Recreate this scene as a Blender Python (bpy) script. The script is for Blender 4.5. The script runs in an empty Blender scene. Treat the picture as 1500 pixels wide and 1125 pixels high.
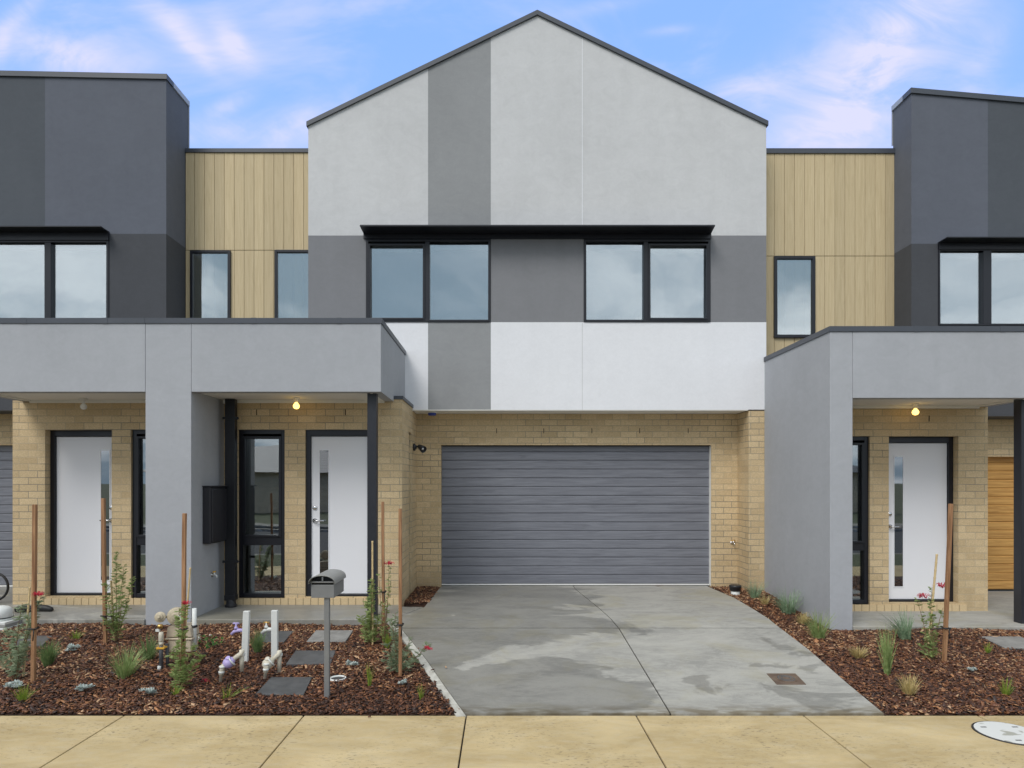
import bpy, bmesh, math, random
import numpy as np
from mathutils import Vector
R = math.radians
rnd = random.Random(7)
sc = bpy.context.scene
col = sc.collection

# ------------------------------------------------------------------ camera
F = 930.0                      # focal length in photo pixels
H = 1.80                       # eye height above the footpath
VX, VY = 735.0, 706.0          # vanishing point of the street-to-garage lines
cd = bpy.data.cameras.new("camera"); cam = bpy.data.objects.new("camera", cd); col.objects.link(cam)
cam.location = (0, 0, H); cam.rotation_euler = (R(90), 0, 0)
cd.sensor_width = 36; cd.lens = F / 1500 * 36
cd.shift_x = (750 - VX) / 1500; cd.shift_y = (VY - 562.5) / 1500
cd.clip_start = 0.05; cd.clip_end = 2000
sc.camera = cam

# ------------------------------------------------------------------ node helper
class NT:
    def __init__(s, tree): s.t = tree; s.n = tree.nodes; s.l = tree.links
    def add(s, kind, **props):
        n = s.n.new(kind)
        for k, v in props.items(): setattr(n, k, v)
        return n
    def put(s, sock, v):
        if v is None: return
        if hasattr(v, 'is_output'): s.l.new(v, sock)
        else:
            if isinstance(v, (tuple, list)) and len(v) == 3 and len(sock.default_value) == 4: v = (*v, 1)
            sock.default_value = v
    def m(s, op, a, b=None, c=None, clamp=False):
        n = s.add('ShaderNodeMath', operation=op); n.use_clamp = clamp
        s.put(n.inputs[0], a); s.put(n.inputs[1], b)
        if c is not None: s.put(n.inputs[2], c)
        return n.outputs[0]
    def mix(s, f, a, b, mode='MIX'):
        n = s.add('ShaderNodeMix', data_type='RGBA', blend_type=mode)
        s.put(n.inputs[0], f); s.put(n.inputs[6], a); s.put(n.inputs[7], b)
        return n.outputs[2]
    def ramp(s, v, a, b, x0=0.0, x1=1.0):
        n = s.add('ShaderNodeMapRange', interpolation_type='SMOOTHSTEP')
        s.put(n.inputs[0], v); s.put(n.inputs[1], a); s.put(n.inputs[2], b); s.put(n.inputs[3], x0); s.put(n.inputs[4], x1)
        return n.outputs[0]
    def noise(s, vec, scale, detail=4, rough=.55, dist=0.0, out=0):
        n = s.add('ShaderNodeTexNoise'); s.put(n.inputs['Vector'], vec)
        n.inputs['Scale'].default_value = scale; n.inputs['Detail'].default_value = detail
        n.inputs['Roughness'].default_value = rough; n.inputs['Distortion'].default_value = dist
        return n.outputs[out]
    def comb(s, x, y, z):
        n = s.add('ShaderNodeCombineXYZ'); s.put(n.inputs[0], x); s.put(n.inputs[1], y); s.put(n.inputs[2], z); return n.outputs[0]
    def sep(s, v):
        n = s.add('ShaderNodeSeparateXYZ'); s.put(n.inputs[0], v); return n.outputs
    def vmul(s, v, t):
        n = s.add('ShaderNodeVectorMath', operation='MULTIPLY'); s.put(n.inputs[0], v); s.put(n.inputs[1], t); return n.outputs[0]

# ------------------------------------------------------------------ sky
SUN_EL, SUN_AZ = R(48), R(212)      # azimuth clockwise from +Y
w = bpy.data.worlds.new("World"); sc.world = w; w.use_nodes = True
t = NT(w.node_tree); t.n.clear()
sky = t.add('ShaderNodeTexSky', sky_type='NISHITA'); sky.sun_disc = False
sky.sun_elevation = SUN_EL; sky.sun_rotation = SUN_AZ; sky.altitude = 50; sky.air_density = 1.0; sky.dust_density = .4; sky.ozone_density = 2.0
tc = t.add('ShaderNodeTexCoord'); D = tc.outputs['Generated']
dx, dy, dz = t.sep(D)
dyc = t.m('MAXIMUM', dy, .05)
u = t.m('DIVIDE', dx, dyc); v = t.m('DIVIDE', dz, dyc)
# wispy cirrus in the sky above the houses
def rot(cu, cv, ang, su, sv):
    a = t.m('SUBTRACT', u, cu); b = t.m('SUBTRACT', v, cv)
    c_, s_ = math.cos(ang), math.sin(ang)
    p = t.m('DIVIDE', t.m('ADD', t.m('MULTIPLY', a, c_), t.m('MULTIPLY', b, s_)), su)
    q = t.m('DIVIDE', t.m('SUBTRACT', t.m('MULTIPLY', b, c_), t.m('MULTIPLY', a, s_)), sv)
    r2 = t.m('ADD', t.m('MULTIPLY', p, p), t.m('MULTIPLY', q, q))
    return t.m('POWER', 2.718, t.m('MULTIPLY', r2, -1.0))
def blob(px, py, ang, rx, ry, k):
    return t.m('MULTIPLY', rot((px - VX) / F, (VY - py) / F, R(ang), rx / F, ry / F), k)
blobs = [(1240, 130, 48, 150, 80, 1.0), (1370, 20, 55, 90, 90, .75), (1090, 135, 15, 60, 30, .9), (1230, 190, 10, 120, 30, .6),
         (110, 85, -12, 105, 34, 1.1), (245, 25, -38, 90, 22, .95), (30, 20, 40, 40, 18, .7), (342, 62, -50, 42, 20, 1.0), (290, 80, -45, 40, 12, .6),
         (333, 155, 22, 38, 12, .9), (310, 195, 5, 60, 22, .8), (425, 190, 20, 50, 25, .8), (985, 45, 5, 30, 7, .9), (0, 75, 80, 40, 14, .7),
         (1290, 90, 60, 110, 30, .6), (880, 10, 10, 60, 10, .35), (1440, 90, 60, 60, 20, .4)]
acc = None
for b in blobs:
    o = blob(*b); acc = o if acc is None else t.m('ADD', acc, o)
uv = t.comb(u, v, 0)
n1 = t.noise(t.vmul(uv, (1.0, 1.8, 1)), 5.0, 7, .62, 1.0)
n2 = t.noise(t.comb(t.m('ADD', u, t.m('MULTIPLY', v, -.8)), t.m('MULTIPLY', v, 2.0), 3.1), 3.0, 5, .6, .6)
wisp = t.m('MULTIPLY', acc, t.ramp(n1, .30, .68, .20, 1.0))
wisp = t.m('ADD', wisp, t.ramp(n2, .42, .80, 0, .55))
wisp = t.m('MULTIPLY', wisp, .92, clamp=True)
blue = t.mix(1.0, sky.outputs[0], (.95, 1.09, 1.55), 'MULTIPLY')
blue = t.mix(.80, blue, (2.1, 3.7, 7.4))
blue = t.mix(t.ramp(v, .75, .30, 0, .35), blue, (3.6, 4.7, 7.0))
front = t.mix(wisp, blue, (4.75, 4.85, 7.1))
# broken overcast over the street and overhead, which is what lights the houses
p3 = t.m('ADD', t.m('ABSOLUTE', dz), .22)
cl = t.noise(t.comb(t.m('DIVIDE', dx, p3), t.m('DIVIDE', dy, p3), 1.7), 1.1, 6, .55, .5)
over = t.mix(t.ramp(cl, .40, .64), (2.9, 3.6, 4.3), (9.6, 9.6, 9.6))
over = t.mix(t.ramp(dz, .62, .25, 0, .55), over, t.mix(t.ramp(cl, .38, .62), (2.0, 2.8, 3.5), (4.6, 5.2, 5.8)))
fm = t.ramp(t.m('SUBTRACT', dy, t.m('MULTIPLY', t.m('MAXIMUM', dz, 0), .55)), -.0, .40)
skyc = t.mix(fm, over, front)
below = t.ramp(dz, -.02, .0)
skyc = t.mix(below, (1.6, 1.6, 1.5), skyc)
bg = t.add('ShaderNodeBackground'); t.put(bg.inputs[0], skyc); bg.inputs[1].default_value = .10
wo = t.add('ShaderNodeOutputWorld'); t.l.new(bg.outputs[0], wo.inputs[0])

ld = bpy.data.lights.new("sun", 'SUN'); ld.energy = 1.1; ld.angle = R(24); ld.color = (1, .965, .92)
lo = bpy.data.objects.new("sun", ld); col.objects.link(lo)
sd = Vector((math.sin(SUN_AZ) * math.cos(SUN_EL), math.cos(SUN_AZ) * math.cos(SUN_EL), math.sin(SUN_EL)))
lo.rotation_euler = sd.to_track_quat('Z', 'Y').to_euler(); lo.location = (-6, -14, 18)

sc.render.engine = 'CYCLES'
sc.view_settings.view_transform = 'Standard'; sc.view_settings.look = 'None'
sc.view_settings.exposure = 0.66; sc.view_settings.gamma = 1.0

# ------------------------------------------------------------------ planes (pixels per metre at each depth)
S1, SE, S2, S3, SW = 124.2, 111.0, 99.4, 94.8, 93.8
SWR = 95.3
Y1, YE, Y2, Y3, YW, YWR = F / S1, F / SE, F / S2, F / S3, F / SW, F / SWR
Y0 = H * F / 342.0
DROP = 0.085                    # the right-hand house sits a little lower
def X(px, s): return (px - VX) / s
def Z(py, s): return H + (VY - py) / s
def lerp(a, b, f): return a + (b - a) * f
def cl01(f): return max(0.0, min(1.0, f))
def z_drive(y): return .17 * cl01((y - Y0) / (Y1 - Y0)) + .012
def z_left(y): return .112 * cl01((y - Y0) / (Y1 - Y0))
def z_right(y): return .05 * cl01((y - Y0) / (Y1 - Y0)) + .125 * cl01((y - Y1) / (Y2 - Y1))
def z_flat(y): return 0.0
def z_corner(y): return .175
def G(px, py, zf):
    lo_, hi_ = 2.0, 14.0
    for _ in range(50):
        y = (lo_ + hi_) / 2
        p = VY + (H - zf(y)) * F / y
        if p > py: lo_ = y
        else: hi_ = y
    return ((px - VX) * y / F, y, zf(y))

# ------------------------------------------------------------------ materials
MATS = {}
def material(name, build):
    m = bpy.data.materials.new(name); m.use_nodes = True
    t = NT(m.node_tree); t.n.clear()
    out = t.add('ShaderNodeOutputMaterial'); p = t.add('ShaderNodeBsdfPrincipled')
    t.l.new(p.outputs[0], out.inputs[0])
    t.pos = t.add('ShaderNodeNewGeometry').outputs['Position']
    build(t, p, out); MATS[name] = m; return m
def bump(t, p, h, strength, dist=.01):
    b = t.add('ShaderNodeBump'); b.inputs['Strength'].default_value = strength; b.inputs['Distance'].default_value = dist
    t.put(b.inputs['Height'], h); t.l.new(b.outputs[0], p.inputs['Normal'])
def render_mat(name, c, var=.07, streak=.05):
    def f(t, p, out):
        a = t.noise(t.pos, .9, 5, .6); b = t.noise(t.vmul(t.pos, (5, 5, .6)), 1.0, 4, .6); g = t.noise(t.pos, 26, 4, .7); tr_ = t.noise(t.vmul(t.pos, (1, 1, 1.5)), 4.5, 5, .65, 1.2)
        k = t.m('ADD', t.m('ADD', t.m('MULTIPLY', t.m('SUBTRACT', tr_, .5), var * 3.0), t.m('MULTIPLY', t.m('SUBTRACT', a, .5), var * 3)), t.m('MULTIPLY', t.m('SUBTRACT', b, .5), streak * 2))
        k = t.m('ADD', k, t.m('MULTIPLY', t.m('SUBTRACT', g, .5), .10)); k = t.m('ADD', k, 1)
        t.put(p.inputs['Base Color'], t.mix(1.0, c, t.comb(k, k, k), 'MULTIPLY'))
        p.inputs['Roughness'].default_value = .88; p.inputs['Specular IOR Level'].default_value = .3
        bump(t, p, t.m('ADD', t.noise(t.pos, 190, 3, .6), t.m('MULTIPLY', t.noise(t.pos, 7, 3), 1.2)), .35, .004)
    return material(name, f)
render_mat('render_pale', (.61, .615, .622)); render_mat('render_pale_lit', (.80, .81, .84), .03, .03)  # second is the pale paint made whiter: brighter light put into its colour
render_mat('render_mid', (.30, .308, .316)); render_mat('render_band', (.23, .234, .248), .05)
render_mat('render_portico', (.41, .425, .455), .06); render_mat('render_charcoal', (.125, .137, .168), .07)
render_mat('render_charcoal_stripe', (.090, .101, .118), .07); render_mat('render_black_band', (.074, .078, .088), .08)
def plain(name, c, rough=.5, metal=0, spec=.5, var=.0, sc_=8, coat=0):
    def f(t, p, out):
        if var:
            k = t.m('ADD', 1 - var / 2, t.m('MULTIPLY', t.noise(t.pos, sc_, 5, .6), var))
            t.put(p.inputs['Base Color'], t.mix(1.0, c, t.comb(k, k, k), 'MULTIPLY'))
            t.put(p.inputs['Roughness'], t.m('ADD', rough - .06, t.m('MULTIPLY', t.noise(t.pos, sc_ * 2, 3), .12)))
        else:
            p.inputs['Base Color'].default_value = (*c, 1); p.inputs['Roughness'].default_value = rough
        p.inputs['Metallic'].default_value = metal; p.inputs['Specular IOR Level'].default_value = spec
    return material(name, f)
plain('cap_metal', (.068, .077, .095), .42, 0, .5, .25, 3)
plain('cap_light', (.38, .40, .43), .4, .2, .5, .2, 3)
plain('black_metal', (.010, .011, .015), .38, 0, .5, .5, 6)
plain('frame_metal', (.011, .012, .018), .35, 0, .5, .3, 5)
plain('post_metal', (.020, .022, .030), .4, 0, .5, .35, 5)
plain('soffit_white', (.84, .83, .79), .8, 0, .3, .12, 2)
plain('trim_white', (.85, .85, .82), .6, 0, .4, .1, 4)
plain('door_white', (.82, .825, .86), .45, 0, .4, .05, 2)
plain('chrome', (.75, .75, .76), .2, 1.0)
plain('plastic_white', (.72, .74, .72), .5, 0, .5, .2, 20)
plain('plastic_cream', (.60, .56, .46), .55, 0, .5, .7, 60)
plain('regulator_cream', (.46, .40, .29), .6, 0, .5, .9, 45)
plain('plastic_purple', (.45, .38, .68), .45, 0, .5, .2, 20)
plain('plastic_black', (.02, .02, .024), .4, 0, .5, .3, 12)
plain('plastic_blue', (.03, .06, .35), .35)
plain('plastic_yellow', (.75, .42, .05), .4)
plain('meter_box_black', (.022, .022, .028), .45, 0, .5, .4, 10)
plain('meter_beige', (.52, .44, .33), .55, 0, .5, .2, 18)
plain('brass', (.62, .40, .14), .32, .9)
plain('letterbox_grey', (.22, .225, .23), .48, .2, .5, .25, 14)
plain('letterbox_lid', (.33, .33, .32), .42, .2, .5, .2, 14)
plain('roof_dark', (.07, .075, .085), .6, 0, .5, .3, 3)
plain('interior_wall', (.30, .30, .29), .9, 0, .2, .08, 2)
plain('interior_floor', (.16, .125, .09), .6, 0, .4, .2, 3)
plain('blind_cloth', (.24, .26, .27), .9, 0, .2, .06, 2)
plain('dark_gap', (.012, .012, .012), .9)
plain('bamboo', (.62, .47, .25), .6, 0, .4, .4, 30)
plain('tie_black', (.015, .015, .015), .6)
plain('flower_red', (.55, .025, .06), .5, 0, .4, .4, 60)
plain('stem_brown', (.20, .13, .07), .8, 0, .3, .4, 30)
plain('rubber_black', (.015, .015, .016), .55)
plain('cable_grey', (.085, .09, .10), .45, 0, .5, 1.2, 70)

def bulb_mat(name, lit):
    def f(t, p, out):
        p.inputs['Base Color'].default_value = (.85, .84, .80, 1); p.inputs['Roughness'].default_value = .25
        if lit:
            p.inputs['Emission Color'].default_value = (1, .60, .11, 1); p.inputs['Emission Strength'].default_value = lit
    return material(name, f)
bulb_mat('bulb_lit', 2.3); bulb_mat('bulb_unlit', 0); bulb_mat('bulb_globe', 0)

def brick_f(c1, c2, mort):
    def f(t, p, out):
        gn = t.add('ShaderNodeNewGeometry'); nx, ny, nz = t.sep(gn.outputs['Normal']); x, y, z = t.sep(t.pos)
        ax = t.m('GREATER_THAN', t.m('ABSOLUTE', nx), .6)
        wob = t.m('MULTIPLY', t.m('SUBTRACT', t.noise(t.pos, 6, 2), .5), .006)
        uu = t.m('ADD', t.m('ADD', t.m('MULTIPLY', x, t.m('SUBTRACT', 1, ax)), t.m('MULTIPLY', t.m('ADD', y, .06), ax)), wob)
        br = t.add('ShaderNodeTexBrick'); br.offset = .5
        t.put(br.inputs['Vector'], t.comb(uu, t.m('ADD', z, t.m('ADD', .043, wob)), 0))
        t.put(br.inputs['Color1'], (0, 0, 0, 1)); t.put(br.inputs['Color2'], (1, 1, 1, 1)); t.put(br.inputs['Mortar'], (0, 0, 0, 1))
        br.inputs['Scale'].default_value = 1; br.inputs['Mortar Size'].default_value = .0042; br.inputs['Mortar Smooth'].default_value = .25
        br.inputs['Brick Width'].default_value = .245; br.inputs['Row Height'].default_value = .0905; br.inputs['Bias'].default_value = 0
        base = t.mix(br.outputs['Color'], c1, c2)
        sp = t.noise(t.vmul(t.pos, (1, 1, 1.6)), 55, 4, .65)
        base = t.mix(t.ramp(sp, .30, .75), t.mix(1.0, base, (.84, .82, .76), 'MULTIPLY'), t.mix(1.0, base, (1.10, 1.09, 1.08), 'MULTIPLY'))
        big = t.noise(t.pos, 1.3, 4, .6)
        base = t.mix(1.0, base, t.mix(t.ramp(big, .3, .7), (.93, .93, .92), (1.05, 1.04, 1.02)), 'MULTIPLY')
        dirt = t.m('MULTIPLY', t.ramp(z, .55, .16), t.ramp(t.noise(t.vmul(t.pos, (3, 3, 1.2)), 1.6, 5, .6), .3, .7))
        base = t.mix(t.m('MULTIPLY', dirt, .55), base, (.36, .27, .16))
        # mortar is raked dark in places and flush and sandy in others
        mn = t.m('MULTIPLY', t.ramp(t.noise(t.pos, 1.1, 3, .5), .38, .62), t.m('SUBTRACT', 1, t.m('MULTIPLY', t.ramp(x, 3.0, 3.2), t.m('MULTIPLY', t.ramp(x, 3.85, 3.6), t.ramp(z, 1.9, 1.2)))))
        mcol = t.mix(mn, mort, (.55, .45, .30))
        t.put(p.inputs['Base Color'], t.mix(br.outputs['Fac'], base, mcol))
        p.inputs['Roughness'].default_value = .85; p.inputs['Specular IOR Level'].default_value = .3
        h = t.m('SUBTRACT', t.m('MULTIPLY', t.noise(t.pos, 90, 4), .45), br.outputs['Fac'])
        bump(t, p, h, .8, .004)
    return f
material('brick_buff', brick_f((.58, .45, .28), (.69, .55, .355), (.25, .225, .185)))
def soldier(t, p, out):
    sp = t.noise(t.pos, 50, 4, .65)
    t.put(p.inputs['Base Color'], t.mix(sp, (.52, .39, .22), (.72, .56, .34))); p.inputs['Roughness'].default_value = .85
    bump(t, p, t.noise(t.pos, 90, 4), .4, .003)
material('brick_plain', soldier)
plain('mortar', (.25, .21, .15), .95, 0, .2, .3, 40)

def wood_clad(t, p, out):
    x, y, z = t.sep(t.pos)
    bid = t.m('FLOOR', t.m('DIVIDE', t.m('SUBTRACT', x, .006), .155))
    wn = t.add('ShaderNodeTexWhiteNoise', noise_dimensions='1D'); t.put(wn.inputs['W'], bid)
    off = t.m('MULTIPLY', wn.outputs[0], 40)
    g = t.noise(t.comb(t.m('MULTIPLY', x, 55), off, t.m('ADD', t.m('MULTIPLY', z, 1.6), off)), 1.0, 6, .65, .9)
    g2 = t.noise(t.comb(t.m('MULTIPLY', x, 9), off, t.m('ADD', t.m('MULTIPLY', z, .9), off)), 1.6, 3, .6, 1.6)
    c = t.mix(t.ramp(g, .32, .7), (.56, .445, .265), (.635, .52, .325))
    c = t.mix(t.m('MULTIPLY', t.ramp(g2, .45, .75), .3), c, (.42, .32, .17))
    k = t.m('ADD', .91, t.m('MULTIPLY', wn.outputs[0], .17))
    t.put(p.inputs['Base Color'], t.mix(1.0, c, t.comb(k, k, k), 'MULTIPLY'))
    p.inputs['Roughness'].default_value = .62; p.inputs['Specular IOR Level'].default_value = .35
    bump(t, p, g, .25, .003)
material('oak_cladding', wood_clad)
def timber(name, ca, cb, ax='z', sc1=50, sc2=2.5):
    def f(t, p, out):
        s = (sc1, sc1, sc2) if ax == 'z' else (sc2, sc1, sc1)
        g = t.noise(t.vmul(t.pos, s), 1.0, 5, .6, .8)
        t.put(p.inputs['Base Color'], t.mix(t.ramp(g, .3, .7), ca, cb)); p.inputs['Roughness'].default_value = .68
        bump(t, p, g, .3, .002)
    return material(name, f)
timber('stake_wood', (.20, .095, .042), (.42, .23, .115)); timber('garage_timber', (.42, .21, .055), (.66, .37, .11), 'x', 38, 1.6)
timber('fence_wood', (.16, .11, .07), (.28, .2, .13))
def garage_grey(t, p, out):
    x, y, z = t.sep(t.pos)
    g = t.noise(t.comb(t.m('ADD', t.m('MULTIPLY', x, 1.5), t.m('MULTIPLY', z, -3)), 0, t.m('MULTIPLY', z, 26)), 1.0, 5, .62, 1.2)
    t.put(p.inputs['Base Color'], t.mix(t.ramp(g, .3, .7), (.155, .162, .19), (.215, .225, .258)))
    p.inputs['Roughness'].default_value = .42; bump(t, p, t.noise(t.vmul(t.pos, (4, 1, 90)), 1.0, 3), .2, .002)
material('garage_grey', garage_grey)

def concrete(t, p, out):
    x, y, z = t.sep(t.pos)
    a = t.noise(t.vmul(t.pos, (.9, 1.7, 1)), 1.25, 6, .62, .9); b = t.noise(t.vmul(t.pos, (1, 2.2, 1)), 5, 6, .68, 1.6); sp = t.noise(t.pos, 120, 3, .6)
    base = t.mix(t.ramp(a, .3, .72), (.265, .26, .24), (.40, .39, .355))
    base = t.mix(t.m('MULTIPLY', t.ramp(b, .42, .62), .5), base, (.42, .41, .37))
    base = t.mix(t.m('MULTIPLY', t.ramp(sp, .60, .70), .5), base, (.14, .13, .12))
    base = t.mix(t.m('MULTIPLY', t.ramp(t.noise(t.pos, 1.7, 5, .6, .8), .48, .68), .45), base, (.33, .305, .215))
    base = t.mix(t.m('MULTIPLY', t.ramp(y, Y0 + .22, Y0 + .02), t.ramp(t.noise(t.vmul(t.pos, (1, 3, 1)), 4, 4), .35, .6)), base, (.17, .145, .10))
    # damp patches with soft edges: darker and shinier
    left = t.ramp(x, 1.9, .2); w1 = t.noise(t.comb(t.m('MULTIPLY', x, .75), t.m('MULTIPLY', y, 1.2), 4.2), 1.0, 6, .6, .8)
    wet = t.ramp(t.m('ADD', w1, t.m('MULTIPLY', left, .22)), .60, .635)
    base = t.mix(t.m('MULTIPLY', wet, .72), base, t.mix(1.0, base, (.60, .60, .60), 'MULTIPLY'))
    t.put(p.inputs['Base Color'], base)
    t.put(p.inputs['Roughness'], t.m('SUBTRACT', .78, t.m('MULTIPLY', wet, .36)))
    bump(t, p, t.m('ADD', b, t.m('MULTIPLY', sp, .5)), .12, .006)
material('concrete_grey', concrete)
def footpath(t, p, out):
    a = t.noise(t.vmul(t.pos, (.8, 1.5, 1)), 1.6, 6, .6, .6); b = t.noise(t.vmul(t.pos, (1, 2.6, 1)), 7, 6, .7, .8)
    base = t.mix(t.ramp(a, .28, .75), (.40, .30, .145), (.60, .475, .265))
    base = t.mix(t.m('MULTIPLY', t.ramp(b, .42, .72), .55), base, (.50, .42, .28))
    base = t.mix(t.m('MULTIPLY', t.ramp(t.noise(t.vmul(t.pos, (1, 1.8, 1)), 2.7, 5, .6, .5), .52, .75), .4), base, (.48, .34, .15))
    sp = t.noise(t.vmul(t.pos, (1, 2.2, 1)), 22, 5, .7, .3); m_ = t.ramp(t.noise(t.pos, 1.4, 3), .40, .62)
    base = t.mix(t.m('MULTIPLY', t.m('MULTIPLY', t.ramp(sp, .55, .64), m_), .8), base, (.19, .14, .075))
    base = t.mix(t.m('MULTIPLY', t.ramp(t.noise(t.pos, 190, 2), .64, .70), .6), base, (.17, .13, .08))
    t.put(p.inputs['Base Color'], base); p.inputs['Roughness'].default_value = .8
    bump(t, p, t.m('ADD', b, t.m('MULTIPLY', t.noise(t.pos, 140, 3), .5)), .2, .005)
material('concrete_ochre', footpath)
def paver(name, ca, cb, rough):
    def f(t, p, out):
        a = t.noise(t.pos, 7, 5, .65, .5)
        t.put(p.inputs['Base Color'], t.mix(t.ramp(a, .3, .7), ca, cb)); p.inputs['Roughness'].default_value = rough
        bump(t, p, t.noise(t.pos, 110, 4), .2, .003)
    return material(name, f)
paver('bluestone', (.065, .068, .072), (.11, .112, .115), .5); paver('paver_light', (.20, .195, .185), (.29, .285, .27), .7)
paver('edge_concrete', (.34, .33, .29), (.56, .55, .50), .8)
paver('soil', (.045, .022, .014), (.09, .045, .028), .85); paver('asphalt', (.045, .045, .047), (.06, .06, .06), .85)
paver('rust_iron', (.10, .065, .045), (.17, .12, .085), .6); paver('verge_soil', (.06, .07, .035), (.10, .11, .05), .9)
def cover_white(t, p, out):
    a = t.noise(t.vmul(t.pos, (1, 2, 1)), 6, 3, .5, .4)
    t.put(p.inputs['Base Color'], t.mix(t.ramp(a, .56, .60), (.66, .67, .65), (.38, .38, .33))); p.inputs['Roughness'].default_value = .5
    bump(t, p, t.noise(t.pos, 60, 2), .2, .003)
material('cover_white', cover_white)
def bark(t, p, out):
    at = t.add('ShaderNodeVertexColor', layer_name='tint')
    g = t.noise(t.pos, 120, 3); k = t.m('ADD', .75, t.m('MULTIPLY', g, .5))
    t.put(p.inputs['Base Color'], t.mix(1.0, at.outputs[0], t.comb(k, k, k), 'MULTIPLY')); p.inputs['Roughness'].default_value = .48
material('bark', bark)
def tiles(t, p, out):
    x, y, z = t.sep(t.pos); w_ = t.m('FRACT', t.m('MULTIPLY', z, 7.5))
    t.put(p.inputs['Base Color'], t.mix(t.ramp(w_, 0, .35), (.02, .021, .024), (.12, .12, .125))); p.inputs['Roughness'].default_value = .5
material('roof_tiles', tiles)
def leafm(name, ca, cb, rough=.55):
    def f(t, p, out):
        a = t.noise(t.pos, 35, 2); t.put(p.inputs['Base Color'], t.mix(t.ramp(a, .35, .65), ca, cb)); p.inputs['Roughness'].default_value = rough
        tr = t.add('ShaderNodeBsdfTranslucent'); t.put(tr.inputs[0], cb)
        ms = t.add('ShaderNodeMixShader'); ms.inputs[0].default_value = .25
        t.l.new(p.outputs[0], ms.inputs[1]); t.l.new(tr.outputs[0], ms.inputs[2]); t.l.new(ms.outputs[0], out.inputs[0])
    return material(name, f)
leafm('blade_green', (.20, .29, .09), (.40, .50, .21)); leafm('blade_blue', (.18, .29, .17), (.36, .48, .31)); leafm('blade_dark', (.12, .20, .07), (.26, .37, .15))
leafm('blade_straw', (.42, .33, .12), (.68, .56, .28)); leafm('blade_lime', (.16, .26, .03), (.33, .42, .07))
leafm('leaf_grevillea', (.19, .27, .08), (.37, .45, .17)); leafm('leaf_grey', (.21, .28, .16), (.40, .47, .31)); leafm('leaf_silver', (.42, .49, .47), (.68, .74, .71))
leafm('leaf_olive', (.13, .15, .03), (.28, .28, .07)); leafm('leaf_glossy', (.03, .10, .02), (.10, .22, .05), .35)
def glassm(name, fac, tint, opacity_col=None, wob=.0):
    def f(t, p, out):
        gl = t.add('ShaderNodeBsdfGlossy'); gl.inputs['Roughness'].default_value = .012; t.put(gl.inputs[0], tint)
        if wob:
            b = t.add('ShaderNodeBump'); b.inputs['Strength'].default_value = wob; b.inputs['Distance'].default_value = .02
            t.put(b.inputs['Height'], t.noise(t.pos, 1.7, 2)); t.l.new(b.outputs[0], gl.inputs['Normal'])
        if opacity_col: tr = t.add('ShaderNodeBsdfDiffuse'); t.put(tr.inputs[0], opacity_col)
        else: tr = t.add('ShaderNodeBsdfTransparent'); t.put(tr.inputs[0], (.80, .84, .84, 1))
        ms = t.add('ShaderNodeMixShader'); ms.inputs[0].default_value = fac
        t.l.new(tr.outputs[0], ms.inputs[1]); t.l.new(gl.outputs[0], ms.inputs[2]); t.l.new(ms.outputs[0], out.inputs[0])
    return material(name, f)
glassm('glass_upper', .46, (.87, .92, .95), None, .10); glassm('glass_lower', .27, (.92, .96, .98), None, .04)
glassm('glass_door', .33, (.9, .94, .98), (.012, .013, .015), .04)

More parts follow.
